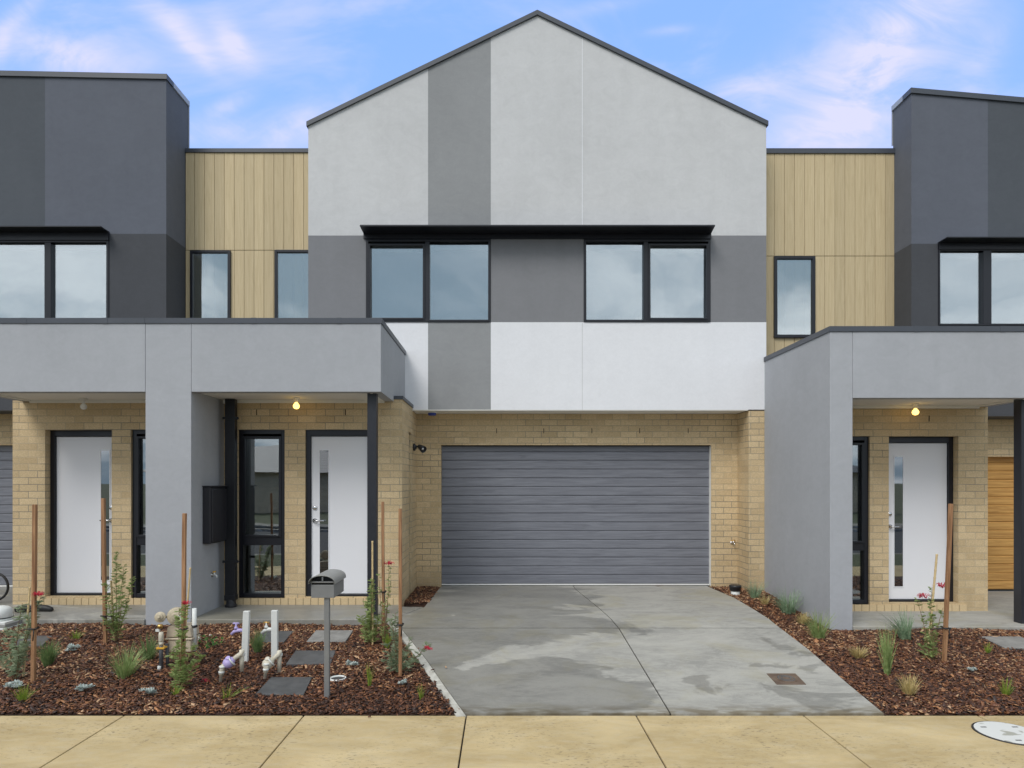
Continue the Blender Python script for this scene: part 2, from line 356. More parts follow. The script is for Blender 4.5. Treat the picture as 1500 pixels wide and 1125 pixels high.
# ------------------------------------------------------------------ mesh builder
class MB:
    def __init__(s): s.v = []; s.f = []; s.mi = []; s.sm = []; s.mats = []
    def slot(s, m):
        if m not in s.mats: s.mats.append(m)
        return s.mats.index(m)
    def face(s, pts, m, smooth=False):
        b = len(s.v); s.v += [tuple(p) for p in pts]; s.f.append(tuple(range(b, b + len(pts)))); s.mi.append(s.slot(m)); s.sm.append(smooth)
    def solid(s, verts, faces, m, smooth=False):
        b = len(s.v); s.v += [tuple(p) for p in verts]; k = s.slot(m)
        for f in faces: s.f.append(tuple(b + i for i in f)); s.mi.append(k); s.sm.append(smooth)
        return s
    def box(s, x0, x1, y0, y1, z0, z1, m):
        return s.solid([(x0, y0, z0), (x1, y0, z0), (x1, y1, z0), (x0, y1, z0), (x0, y0, z1), (x1, y0, z1), (x1, y1, z1), (x0, y1, z1)],
                [(0, 3, 2, 1), (4, 5, 6, 7), (0, 1, 5, 4), (1, 2, 6, 5), (2, 3, 7, 6), (3, 0, 4, 7)], m)
    def prism(s, poly, d, m, cap=True):       # poly: 3D points, d: extrusion vector
        n = len(poly); q = [tuple(Vector(p) + Vector(d)) for p in poly]
        fs = [(i, (i + 1) % n, n + (i + 1) % n, n + i) for i in range(n)]
        if cap: fs += [tuple(range(n))[::-1], tuple(range(n, 2 * n))]
        return s.solid(list(poly) + q, fs, m)
    def tube(s, path, r, m, n=10, cap=True, smooth=True, sq=False):
        path = [Vector(p) for p in path]; rs = r if isinstance(r, (list, tuple)) else [r] * len(path)
        vs = []; ref = None
        for i, p in enumerate(path):
            d = (path[min(i + 1, len(path) - 1)] - path[max(i - 1, 0)]).normalized()
            if ref is None: ref = Vector((0, 1, 0)) if abs(d.y) < .9 else Vector((1, 0, 0))
            a = d.cross(ref).normalized(); b = d.cross(a).normalized(); ref = ref if abs(d.dot(ref)) < .95 else Vector((1, 0, 0))
            for k in range(n):
                an = 2 * math.pi * (k + (.5 if sq else 0)) / n
                vs.append(p + (a * math.cos(an) + b * math.sin(an)) * rs[i])
        fs = []
        for i in range(len(path) - 1):
            for k in range(n):
                fs.append((i * n + k, i * n + (k + 1) % n, (i + 1) * n + (k + 1) % n, (i + 1) * n + k))
        if cap: fs += [tuple(range(n))[::-1], tuple(range((len(path) - 1) * n, len(path) * n))]
        s.solid(vs, fs[:len(path) * n - n], m, smooth)
        if cap:
            s.solid(vs[:n], [tuple(range(n))[::-1]], m); s.solid(vs[-n:], [tuple(range(n))], m)
        return s
    def lathe(s, c, prof, m, n=20, axis=(0, 0, 1), smooth=True):   # prof: (r, h) along axis
        ax = Vector(axis).normalized(); ref = Vector((0, 1, 0)) if abs(ax.y) < .9 else Vector((1, 0, 0))
        a = ax.cross(ref).normalized(); b = ax.cross(a).normalized(); c = Vector(c); vs = []
        for r, h in prof:
            for k in range(n):
                an = 2 * math.pi * k / n; vs.append(c + ax * h + (a * math.cos(an) + b * math.sin(an)) * r)
        fs = [(i * n + k, i * n + (k + 1) % n, (i + 1) * n + (k + 1) % n, (i + 1) * n + k) for i in range(len(prof) - 1) for k in range(n)]
        s.solid(vs, fs, m, smooth)
        if prof[0][0] > 1e-4: s.solid(vs[:n], [tuple(range(n))[::-1]], m)
        if prof[-1][0] > 1e-4: s.solid(vs[-n:], [tuple(range(n))], m)
        return s
    def build(s, name, parent=None, loc=None, bevel=0, recalc=True):
        me = bpy.data.meshes.new(name)
        off = Vector(loc) if loc is not None else (Vector(parent['_o']) if parent is not None and '_o' in parent else Vector((0, 0, 0)))
        me.from_pydata([tuple(Vector(p) - off) for p in s.v], [], s.f)
        for m in s.mats: me.materials.append(MATS[m])
        me.polygons.foreach_set('material_index', s.mi); me.polygons.foreach_set('use_smooth', s.sm)
        if recalc:
            bm = bmesh.new(); bm.from_mesh(me); bmesh.ops.remove_doubles(bm, verts=bm.verts, dist=1e-5)
            bmesh.ops.recalc_face_normals(bm, faces=bm.faces); bm.to_mesh(me); bm.free()
        me.update()
        o = bpy.data.objects.new(name, me); col.objects.link(o)
        if parent is not None: o.parent = parent
        elif loc is not None: o.location = loc
        o['_o'] = tuple(off)
        if bevel:
            bv = o.modifiers.new('bevel', 'BEVEL'); bv.width = bevel; bv.segments = 2; bv.limit_method = 'ANGLE'
        return o
def tag(o, label, cat, group=None, kind=None):
    o['label'] = label; o['category'] = cat
    if group: o['group'] = group
    if kind: o['kind'] = kind
    return o
def thing(name, loc, label, cat, group=None):
    o = bpy.data.objects.new(name, None); col.objects.link(o); o.location = loc; o['_o'] = tuple(loc); o.empty_display_size = .2
    return tag(o, label, cat, group)
def struct(name, mb, **k):
    o = mb.build(name, **k); o['kind'] = 'structure'; return o

def grid_wall(mb, us, zs, mat, plane, pos, th, side=1):
    """wall of cells between the lines us and zs; mat(u, z) names the material of a cell or None for an opening"""
    us = sorted(set(us)); zs = sorted(set(zs))
    def P(u, z, d):
        return (u, pos + d * th, z) if plane == 'x' else (pos - side * d * th, u, z)
    M = [[mat((us[i] + us[i + 1]) / 2, (zs[j] + zs[j + 1]) / 2) for j in range(len(zs) - 1)] for i in range(len(us) - 1)]
    g = lambda i, j: M[i][j] if 0 <= i < len(M) and 0 <= j < len(M[0]) else None
    for i in range(len(M)):
        for j in range(len(M[0])):
            m = M[i][j]
            if not m: continue
            a, b, c, d = us[i], us[i + 1], zs[j], zs[j + 1]
            mb.face([P(a, c, 0), P(b, c, 0), P(b, d, 0), P(a, d, 0)], m); mb.face([P(a, c, 1), P(a, d, 1), P(b, d, 1), P(b, c, 1)], m)
            if not g(i - 1, j): mb.face([P(a, c, 0), P(a, d, 0), P(a, d, 1), P(a, c, 1)], m)
            if not g(i + 1, j): mb.face([P(b, c, 0), P(b, c, 1), P(b, d, 1), P(b, d, 0)], m)
            if not g(i, j - 1): mb.face([P(a, c, 0), P(a, c, 1), P(b, c, 1), P(b, c, 0)], m)
            if not g(i, j + 1): mb.face([P(a, d, 0), P(b, d, 0), P(b, d, 1), P(a, d, 1)], m)

def ring(mb, x0, x1, y0, y1, z0, z1, w, m, wb=None, wt=None):
    """rectangular frame of four butted bars"""
    wb = w if wb is None else wb; wt = w if wt is None else wt
    mb.box(x0, x0 + w, y0, y1, z0, z1, m); mb.box(x1 - w, x1, y0, y1, z0, z1, m)
    mb.box(x0 + w, x1 - w, y0, y1, z1 - wt, z1, m); mb.box(x0 + w, x1 - w, y0, y1, z0, z0 + wb, m)

def window(parent, x0, x1, z0, z1, yf, panes, depth=.09, w=.045, glass='glass_upper', blind=True, sash=(), label=None):
    """yf: front of the frame; panes: list of (x0,x1,z0,z1); the frame is the part, each pane and sash a sub-part"""
    mb = MB(); ring(mb, x0, x1, yf, yf + depth, z0, z1, w, 'frame_metal')
    for a, b, c, d in panes:                                # bars between neighbouring panes
        for a2, b2, c2, d2 in panes:
            if a2 > b and a2 - b < .2 and abs(c - c2) < .01: mb.box(b, a2, yf + .004, yf + depth - .004, z0 + w, z1 - w, 'frame_metal')
            if c2 > d and c2 - d < .2 and abs(a - a2) < .06: mb.box(x0 + w, x1 - w, yf + .004, yf + depth - .004, d, c2, 'frame_metal')
    fr = mb.build('window', parent, bevel=.003)
    if label: fr['label'] = label
    for k, (a, b, c, d) in enumerate(panes):
        gy = yf + depth * .55
        if k in sash:
            sm = MB(); ring(sm, a, b, yf - .008, yf + depth * .5, c, d, .03, 'frame_metal'); sm.build('sash', fr, bevel=.003)
            a, b, c, d = a + .026, b - .026, c + .026, d - .026
        q = MB().box(a - .004, b + .004, gy, gy + .006, c - .004, d + .004, glass).build('pane', fr)
        if blind:
            MB().box(a - .05, b + .05, gy + .10, gy + .104 + k * .001, c - .05, d + .04, 'blind_cloth').build('blind', fr)
            MB().tube([(a + .01, gy + .085, d - .03), (b - .01, gy + .085, d - .03)], .028, 'trim_white', 10).build('blind_roller', fr)
    return fr

def cladding(parent, x0, x1, z0, z1, zj, y):
    mb = MB(); p = .155; k0 = math.floor((x0 - .006) / p)
    mb.box(x0, x1, y + .014, y + .03, z0, z1, 'dark_gap')
    k = k0
    while True:
        a = max(x0, k * p + .006 + .0026); b = min(x1, (k + 1) * p + .006 - .0026)
        if a >= x1: break
        if b - a > .01:
            mb.box(a, b, y, y + .0139, z0, zj - .004, 'oak_cladding'); mb.box(a, b, y, y + .0139, zj + .004, z1, 'oak_cladding')
        k += 1
    return mb.build('timber_cladding', parent, bevel=.002)

def sill_bricks(parent, x0, x1, ztop, y, h=.085):
    mb = MB(); n = max(1, round((x1 - x0) / .098)); s = (x1 - x0) / n
    mb.box(x0, x1, y - .012, y + .08, ztop - h, ztop - .003, 'mortar')
    for i in range(n): mb.box(x0 + i * s + .004, x0 + (i + 1) * s - .004, y - .018, y + .084, ztop - h + .001, ztop, 'brick_plain')
    return mb.build('brick_sill', parent)

def front_door(parent, x0, x1, z0, z1, y, glass_left, leaf=None):
    """x0..x1 is the opening; the leaf carries frame, strip glass, lock and handle"""
    fw = .062; lx0, lx1 = x0 + fw, x1 - fw; yl = y + .03
    leafm_ = MB().box(lx0 + .003, lx1 - .003, yl, yl + .04, z0 + .03, z1 - .085, 'door_white').build('front_door', parent, bevel=.003)
    fr = MB(); fr.box(x0, lx0, y, y + .11, z0, z1, 'frame_metal'); fr.box(lx1, x1, y, y + .11, z0, z1, 'frame_metal')
    fr.box(lx0, lx1, y, y + .11, z1 - .08, z1, 'frame_metal'); fr.box(lx0, lx1, y - .01, y + .11, z0, z0 + .026, 'black_metal')
    fr.build('door_frame', leafm_, bevel=.003)
    gx = lx0 + .115 if glass_left else lx1 - .09 - .115
    g0, g1 = z0 + .20, z1 - .27
    gm = MB(); gm.box(gx, gx + .115, yl - .004, yl - .001, g0, g1, 'glass_door'); gm.build('door_glass', leafm_)
    bd = MB(); ring(bd, gx - .012, gx + .127, yl - .007, yl + .002, g0 - .012, g1 + .012, .012, 'door_white'); bd.build('glazing_bead', leafm_)
    hx = lx0 + .052 if glass_left else lx1 - .062; hz = z0 + 1.0; dr = 1 if glass_left else -1
    MB().lathe((hx, yl, hz + .17), [(.030, 0), (.030, -.012), (.02, -.018), (.001, -.019)], 'chrome', 18, (0, 1, 0)).build('lock', leafm_)
    hm = MB().lathe((hx, yl, hz), [(.033, 0), (.033, -.012), (.014, -.02), (.012, -.05)], 'chrome', 18, (0, 1, 0))
    hm.tube([(hx, yl - .045, hz), (hx + dr * .03, yl - .052, hz), (hx + dr * .13, yl - .05, hz)], .009, 'chrome', 8); hm.build('handle', leafm_)
    return leafm_

def garage_door(parent, x0, x1, z0, z1, y, m, n, tb='trim_white'):
    mb = MB(); hgt = (z1 - z0 - .02) / n
    for i in range(n):
        a = z0 + .02 + i * hgt; b = a + hgt
        pr = [(x0, y + .035, a), (x0, y + .010, a + .001), (x0, y + .003, a + .010), (x0, y, a + .016), (x0, y, b - .012), (x0, y + .004, b - .007), (x0, y + .012, b - .0005), (x0, y + .035, b)]
        mb.prism(pr, (x1 - x0, 0, 0), m)
    o = mb.build('garage_door', parent)
    MB().box(x0, x1, y - .004, y + .03, z0 + .002, z0 + .02, tb).build('bottom_seal', o)
    return o

def cap_poly(mb, pts2, y0, y1, h, m='cap_metal'):
    """strip of height h following the xz polyline pts2, between depths y0 and y1 (bottom edge on the line)"""
    for (a, za), (b, zb) in zip(pts2[:-1], pts2[1:]):
        mb.prism([(a, y0, za), (b, y0, zb), (b, y0, zb + h), (a, y0, za + h)], (0, y1 - y0, 0), m)

def room(parent, x0, x1, y0, y1, z0, z1):
    mb = MB(); i = 'interior_wall'
    mb.box(x0, x1, y1, y1 + .05, z0, z1, i); mb.box(x0 - .05, x0, y0, y1, z0, z1, i); mb.box(x1, x1 + .05, y0, y1, z0, z1, i)
    mb.box(x0, x1, y0, y1, z0 - .05, z0, 'interior_floor'); mb.box(x0, x1, y0, y1, z1, z1 + .05, i)
    mb.box(x0, x1, y1 - .014, y1 - .001, z0 + .001, z0 + .10, 'trim_white')
    return mb.build('interior', parent)

def weeps(mb, xs, z, y):
    for x in xs: mb.box(x - .005, x + .005, y - .003, y + .01, z - .038, z + .038, 'dark_gap')

# ================================================================== GROUND
LE = [G(px, py, z_drive) for px, py in [(683, 1047.5), (655, 1009), (625, 966), (602, 937), (585, 917), (577, 908)]]   # left edge of driveway
RE = [G(px, py, z_drive) for px, py in [(1300, 1049), (1240, 1000), (1185, 952), (1135, 914), (1108, 895), (1076, 876), (1041, 861)]]
def drive_left(y):
    pts = LE
    if y <= pts[0][1]: return pts[0][0]
    for a, b in zip(pts[:-1], pts[1:]):
        if y <= b[1]: return lerp(a[0], b[0], (y - a[1]) / (b[1] - a[1]))
    return pts[-1][0]
def drive_right(y):
    pts = RE
    if y <= pts[0][1]: return pts[0][0]
    for a, b in zip(pts[:-1], pts[1:]):
        if y <= b[1]: return lerp(a[0], b[0], (y - a[1]) / (b[1] - a[1]))
    return pts[-1][0]
def z_soil(x, y):
    if x > 4.1 and y > Y1: return .045
    f = cl01((x - .2) / 2.2); return lerp(z_left(y), z_right(y), f) + .012 * math.sin(x * 3.1 + y) * math.sin(y * 2.3) * cl01((y - Y0) * 3)

# wide ground reaching the horizon, with the lot, road and footpath on it
g = MB(); g.face([(-600, -600, -.12), (600, -600, -.12), (600, 600, -.12), (-600, 600, -.12)], 'verge_soil'); struct('ground', g, recalc=False)
lot = MB(); nx, ny = 96, 40; x0_, x1_ = -11.0, 12.0; ya, yb = Y0 + .012, Y3 + .2
pts = [[(x0_ + (x1_ - x0_) * i / nx, ya + (yb - ya) * j / ny) for j in range(ny + 1)] for i in range(nx + 1)]
vs = [(x, y, z_soil(x, y)) for r_ in pts for x, y in r_]
lot.solid(vs, [(i * (ny + 1) + j, (i + 1) * (ny + 1) + j, (i + 1) * (ny + 1) + j + 1, i * (ny + 1) + j + 1) for i in range(nx) for j in range(ny)], 'soil', True)
struct('garden_soil', lot, recalc=False)

# footpath in poured bays
fp = MB(); joints = [-13.5, -12.2, -10.9, -9.6, -8.3, -7.0, -5.6, -4.25, X(182, 190), X(445, 190), X(683, 190), X(932, 190), X(1177, 190), X(1432, 190), 4.98, 6.3, 7.6, 8.9, 10.2, 11.5, 13]
for a, b in zip(joints[:-1], joints[1:]): fp.box(a + .005, b - .005, 3.35, Y0, -.1, 0, 'concrete_ochre')
fpo = struct('footpath', fp, bevel=.006)
jf = MB().box(-13.5, 13, 3.4, Y0 - .02, -.112, -.016, 'dark_gap'); struct('footpath_joint_filler', jf)
# nature strip, kerb and road behind the camera
struct('verge', MB().box(-30, 30, 1.0, 3.34, -.12, -.02, 'verge_soil')); 
struct('kerb', MB().box(-30, 30, .75, .99, -.14, -.02, 'concrete_grey'), bevel=.02)
struct('road', MB().box(-60, 60, -7.5, .74, -.2, -.118, 'asphalt')); struct('kerb_far', MB().box(-30, 30, -7.75, -7.51, -.14, -.02, 'concrete_grey'), bevel=.02)
struct('footpath_far', MB().box(-30, 30, -10.6, -9.1, -.1, -.01, 'concrete_grey'))

# driveway: bays split by a long saw cut and a cross cut
dj = [G(px, py, z_drive) for px, py in [(984, 1048), (907, 921), (880, 893), (843, 863)]]
def cut_x(y):
    for a, b in zip(dj[:-1], dj[1:]):
        if y <= b[1]: return lerp(a[0], b[0], (y - a[1]) / (b[1] - a[1]))
    return dj[-1][0]
YJ = G(900, 920, z_drive)[1]
def dl_full(y):
    if y < Y1 - .02: return drive_left(y)
    a = G(591, 901, z_drive); b = G(622, 889, z_drive); c = G(642, 864, z_drive)
    seq = [(LE[-1][0], Y1 - .02), (a[0], a[1]), (b[0], b[1]), (c[0], c[1]), (c[0] + .02, Y3 + .08)]
    for p, q in zip(seq[:-1], seq[1:]):
        if y <= q[1]: return lerp(p[0], q[0], (y - p[1]) / max(1e-6, q[1] - p[1]))
    return seq[-1][0]
ys = sorted(set([Y0 + .008] + [p[1] for p in LE[1:]] + [p[1] for p in RE[1:]] + [p[1] for p in dj[1:]] + [YJ, Y1 - .02, Y1, G(591, 901, z_drive)[1], G(622, 889, z_drive)[1], G(642, 864, z_drive)[1], Y3 + .08]
            + list(np.linspace(Y0 + .1, Y3, 14))))
ys = [y for y in ys if y >= Y0 + .007 and y <= Y3 + .081]
dm = MB()
for half in (0, 1):
    for seg in (0, 1):
        yy = [y for y in ys if (y <= YJ + 1e-6 if seg == 0 else y >= YJ - 1e-6)]
        L = []; Rr = []
        for k, y in enumerate(yy):
            yq = y - .014 if (seg == 0 and k == len(yy) - 1) else (y + .014 if seg == 1 and k == 0 else y)
            l_ = dl_full(yq) if half == 0 else cut_x(yq) + .006; r_ = cut_x(yq) - .006 if half == 0 else drive_right(yq)
            L.append((l_, yq, z_drive(yq))); Rr.append((r_, yq, z_drive(yq)))
        n = len(L); top = L + Rr[::-1]; bot = [(a, b, c - .14) for a, b, c in top]
        V = L + Rr + [(a, b, c - .14) for a, b, c in L] + [(a, b, c - .14) for a, b, c in Rr]
        fs = []
        for k in range(n - 1):
            fs += [(k, n + k, n + k + 1, k + 1), (k, k + 1, 2 * n + k + 1, 2 * n + k), (n + k, 3 * n + k, 3 * n + k + 1, n + k + 1)]
        fs += [(0, 2 * n, 3 * n, n), (n - 1, 2 * n - 1, 4 * n - 1, 3 * n - 1)]
        dm.solid(V, fs, 'concrete_grey')
struct('driveway', dm)
df = MB(); yy = [y for y in ys if y < Y3]
for a, b in zip(yy[:-1], yy[1:]):
    df.face([(dl_full(a) + .05, a, z_drive(a) - .012), (drive_right(a) - .05, a, z_drive(a) - .012), (drive_right(b) - .05, b, z_drive(b) - .012), (dl_full(b) + .05, b, z_drive(b) - .012)], 'dark_gap')
struct('driveway_joint_filler', df, recalc=False)
# pale exposed edge strip beside the driveway
es = MB()
for a, b in zip(LE[:-1], LE[1:]):
    es.prism([(a[0] - .075, a[1], a[2] - .012), (a[0] - .004, a[1], a[2] - .004), (b[0] - .004, b[1], b[2] - .004), (b[0] - .075, b[1], b[2] - .012)], (0, 0, -.08), 'edge_concrete')
struct('driveway_edge', es)

# porch slabs
ZS = H - 1.62; ZSR = ZS - DROP
ps = MB()
c1, c2, c3 = G(577, 907, z_drive), G(591, 901, z_drive), G(622, 889, z_drive)
poly = [(X(280, S1), Y1 - .02), (c1[0] - .01, Y1 - .02), (c2[0] - .01, c2[1]), (c3[0] - .02, c3[1]), (-1.315, c3[1] + .01), (-1.315, YE + .05), (X(280, S1), YE + .05)]
ps.prism([(x, y, ZS + .003) for x, y in poly][::-1], (0, 0, -.2), 'concrete_grey'); struct('porch_slab', ps, bevel=.008)
ps = MB().box(-6.55, X(213, S1) - .002, Y1 - .02, YE + .05, -.05, ZS + .003, 'concrete_grey'); struct('porch_slab', ps, bevel=.008)
ps = MB().box(X(1249, S1) + .002, 9.5, Y1 - .02, Y3 + .1, -.1, ZSR + .003, 'concrete_grey'); struct('porch_slab', ps, bevel=.008)
ps = MB().box(-10.5, -6.552, Y1 + .3, Y3 + .1, -.05, ZS - .02, 'concrete_grey'); struct('neighbour_driveway', ps)
cp = MB(); a, b, c = G(642, 866, z_corner), G(628, 888, z_corner), G(598, 888, z_corner)
corner_poly = [(-1.312, YE + .16), (-1.312, Y3 - .002), (a[0], Y3 - .002), (b[0], YE + .16)]
cp.prism([(x, y, .168) for x, y in corner_poly], (0, 0, -.1), 'soil'); struct('garden_soil', cp)

# ================================================================== HOUSES
ZSOF = Z(574, S1); ZCT = Z(466, S1); CAPH = .062            # portico soffit / top of cap
ZSOFR = Z(583, S1); ZCTR = Z(478, S1)
XPL0, XPL1, XPR0, XPR1 = X(213, S1), X(280, S1), X(1216, S1), X(1249, S1)
XL, XR = X(451.5, S2), X(1122.5, S2)
ZB = Z(600, S2)                                             # underside of the upper storey
ZGAR = Z(652, S3); XG0, XG1 = X(646, S3), X(1042, S3)

def upper_block(parent, x0, x1, cells, xs, zs, roofline, name='upper_wall', extra_back=8.0):
    mb = MB(); ztop = max(zs)
    grid_wall(mb, xs, zs, cells, 'x', Y2, .16)
    return mb

# ---------------- centre house
hc = thing('townhouse', (.5, Y2, 0), 'pale townhouse with tall gabled front striped in grey above a wide grey garage door', 'house', 'row of townhouses')
xs = [XL, X(536, S2), X(627, S2), X(719, S2), X(855, S2), X(1040, S2), XR]
zw0, zw1, zb1 = Z(472, S2), Z(345, S2), Z(345, S2)
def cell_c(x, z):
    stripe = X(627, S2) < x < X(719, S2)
    if z < zw0: return 'render_mid' if stripe else 'render_pale_lit'
    if X(536, S2) < x < X(719, S2) or X(855, S2) < x < X(1040, S2): return None
    return 'render_band'
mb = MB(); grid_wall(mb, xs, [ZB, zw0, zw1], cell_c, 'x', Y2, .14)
zl, zr, zp, xp = Z(178 + 7, S2), Z(177 + 7, S2), Z(15 + 8, S2), X(787, S2)
def roof_z(x): return lerp(zl, zp, (x - XL) / (xp - XL)) if x < xp else lerp(zp, zr, (x - xp) / (XR - xp))
cx = [XL, X(627, S2), X(719, S2), xp, X(853, S2), XR]
for a, b in zip(cx[:-1], cx[1:]):
    m = 'render_mid' if abs(a - X(627, S2)) < 1e-6 else 'render_pale'
    mb.prism([(a, Y2, zw1), (b, Y2, zw1), (b, Y2, roof_z(b)), (a, Y2, roof_z(a))], (0, .14, 0), m, cap=True)
mb.build('upper_wall', hc)
jm = MB(); xj = X(853, S2)
jm.box(xj - .005, xj + .005, Y2 - .004, Y2 + .01, zw1 + .12, roof_z(xj) - .01, 'render_pale_lit'); jm.build('control_joint', hc)
jm = MB(); jm.box(xj - .004, xj + .004, Y2 - .003, Y2 + .01, ZB, zw0 - .01, 'render_pale'); jm.build('control_joint', hc)
# shell behind the front
sh = MB(); yb_ = Y2 + 8
sh.face([(XL, Y2 + .14, ZB), (XL, yb_, ZB), (XL, yb_, zl), (XL, Y2 + .14, zl)], 'render_pale'); sh.face([(XR, Y2 + .14, ZB), (XR, yb_, ZB), (XR, yb_, zr), (XR, Y2 + .14, zr)], 'render_pale')
sh.face([(XL, yb_, 0), (XR, yb_, 0), (XR, yb_, zr), (xp, yb_, zp), (XL, yb_, zl)], 'render_pale')
sh.build('side_wall', hc, recalc=False)
rf = MB(); 
rf.prism([(XL, Y2 + .14, zl), (xp, Y2 + .14, zp), (xp, Y2 + .14, zp - .12), (XL, Y2 + .14, zl - .12)], (0, 7.86, 0), 'roof_dark')
rf.prism([(xp, Y2 + .14, zp), (XR, Y2 + .14, zr), (XR, Y2 + .14, zr - .12), (xp, Y2 + .14, zp - .12)], (0, 7.86, 0), 'roof_dark'); rf.build('roof', hc)
cpm = MB(); cap_poly(cpm, [(XL - .02, zl - .012), (xp, zp)], Y2 - .03, Y2 + .2, .068); cap_poly(cpm, [(xp, zp), (XR + .02, zr - .012)], Y2 - .03, Y2 + .2, .068)
cpm.build('roof_edge_cap', hc)
# underside
MB().box(-1.40, X(1094, S2) + .02, Y2 + .001, Y3 + .02, ZB - .012, ZB + .012, 'soffit_white').build('soffit', hc)
MB().box(XL + .01, XR - .01, Y2 + .141, Y2 + 3, ZB + .02, ZB + .06, 'interior_floor').build('upper_floor', hc)
# windows upstairs
for (a, b), sash in ((((536, 718)), ()), (((855, 1040)), (1,))):
    x0, x1 = X(a, S2) + .002, X(b, S2) + .006; z0, z1 = zw0 + .002, Z(351, S2)
    xm = X(626, S2) if a == 536 else X(946, S2)
    window(hc, x0, x1, z0, z1, Y2 - .012, [(x0 + .034, xm - .034, z0 + .03, Z(357.5, S2)), (xm + .034, x1 - .034, z0 + .03, Z(357.5, S2))], .10, .034, sash=sash if sash else (0,), blind=True)
# metal hood
hz0, hz1 = Z(350, S2), Z(343.5, S2); hm = MB()
ha, hb = X(533, S2), X(1041, S2); fa, fb = X(527, 102.8), X(1047.5, 102.8); yf = F / 102.8
hm.solid([(ha, Y2 - .002, hz1), (hb, Y2 - .002, hz1), (fb, yf, hz1), (fa, yf, hz1), (ha, Y2 - .002, hz1 + .014), (hb, Y2 - .002, hz1 + .014), (fb, yf, hz1 + .014), (fa, yf, hz1 + .014)],
         [(0, 1, 2, 3), (4, 7, 6, 5), (0, 4, 5, 1), (1, 5, 6, 2), (2, 6, 7, 3), (3, 7, 4, 0)], 'frame_metal')
hm.box(fa + .004, fb - .004, yf - .004, yf + .004, hz1 - .004, hz1 + .016, 'frame_metal')
hm.box(ha, hb, Y2 - .03, Y2 - .002, hz0 - .005, hz1 - .001, 'frame_metal'); hm.build('window_hood', hc)
# cladding part and its window (half of the recess belongs to this house)
XS = X(372, SW); ZWT = Z(219, SW); ZJ = Z(366.5, SW)
cladding(hc, XS, XL + .2, ZSOF + .3, ZWT - .05, ZJ, YW)
window(hc, X(403, SW), X(403, SW) + .62, Z(497, SW), Z(367, SW), YW - .035, [(X(403, SW) + .04, X(403, SW) + .58, Z(497, SW) + .04, Z(367, SW) - .04)], .05, .04)
cm = MB(); cm.box(XS, XL + .2, YW - .02, YW + .3, ZWT - .05, ZWT + .01, 'cap_metal'); cm.build('parapet_cap', hc)
MB().box(XS, XL - .02, YW + .031, YW + 6, ZSOF + .3, ZWT - .052, 'render_pale').build('rear_wing', hc)

# ground storey brickwork
bw = MB(); zt = ZSOF + .012
wx0, wx1, ddx0, ddx1 = X(348.5, SE), X(417, SE), X(447, SE), X(546.5, SE); zh = Z(629.5, SE); zdb = Z(874, SE); zwb = Z(876, SE)
def cell_e(x, z):
    if wx0 < x < wx1 and zwb < z < zh: return None
    if ddx0 < x < ddx1 and zdb < z < zh: return None
    return 'brick_buff'
grid_wall(bw, [XPL1 - .05, wx0, wx1, ddx0, ddx1, -1.4262], [ZS - .1, zdb, zwb, zh, zt], cell_e, 'x', YE, .11)
weeps(bw, [X(376, SE), X(506, SE)], Z(604, SE), YE)
# return wall toward the garage, with a narrow recess, rising past the porch roof
zrt = Z(585, SE); ra, rb = F / 103.5, F / 100.6
def cell_r(y, z): return None if ra < y < rb and ZS - .06 < z < Z(633, 102.5) else 'brick_buff'
grid_wall(bw, [YE, ra, rb, Y2 + .0], [ZS - .1, ZS - .06, Z(633, 102.5), zrt], cell_r, 'y', -1.315, .11)
bw.box(-1.60, -1.45, ra - .1, rb + .1, ZS - .1, Z(633, 102.5) + .05, 'brick_buff')
# garage wall
def cell_g(x, z): return None if XG0 < x < XG1 and z < ZGAR else 'brick_buff'
grid_wall(bw, [-1.42, XG0, XG1, 3.642], [ZS - .1, ZGAR, ZB - .013], cell_g, 'x', Y3, .11)
bw.box(-1.425, -1.3155, Y2 + .001, Y3 - .001, ZS - .1, ZB - .014, 'brick_buff')
weeps(bw, [X(p, S3) for p in (727.5, 796.5, 867, 937, 1008)], Z(631, S3), Y3)
# right pier
bw.box(3.642, XR - .012, Y2 + .012, Y3 + .11, 0, ZB - .013, 'brick_buff')
bw.build('brick_wall', hc)
pc = MB(); pc.box(-1.43, -1.30, YE - .012, Y2 + .0, zrt, zrt + .045, 'cap_metal'); pc.build('wall_cap', hc)
sill_bricks(hc, X(346, SE), -1.33, Z(876, SE), YE, .09)
front_door(hc, ddx0, ddx1, zdb, zh, YE + .03, True)
fw = window(hc, wx0, wx1, zwb, zh, YE + .03, [(wx0 + .055, wx1 - .055, Z(787, SE) , zh - .085), (wx0 + .055, wx1 - .055, zwb + .05, Z(799, SE))][::-1], .08, .055, 'glass_lower', False, sash=(1,))
room(hc, XPL1 + .02, -1.45, YE + .16, YE + 2.6, ZS, ZSOF)
garage_door(hc, XG0 - .03, XG1 + .03, z_drive(Y3) + .006, ZGAR + .04, Y3 + .10, 'garage_grey', 16)
st = MB(); st.box(XG1 - .004, XG1 + .0, Y3 + .02, Y3 + .10, z_drive(Y3) + .01, ZGAR, 'trim_white')
st.box(XG0, XG1, Y3 + .03, Y3 + .095, ZGAR - .012, ZGAR - .001, 'dark_gap'); st.build('door_track_and_shadow', hc)  # dark strip stands in for the shadow line under the opening head
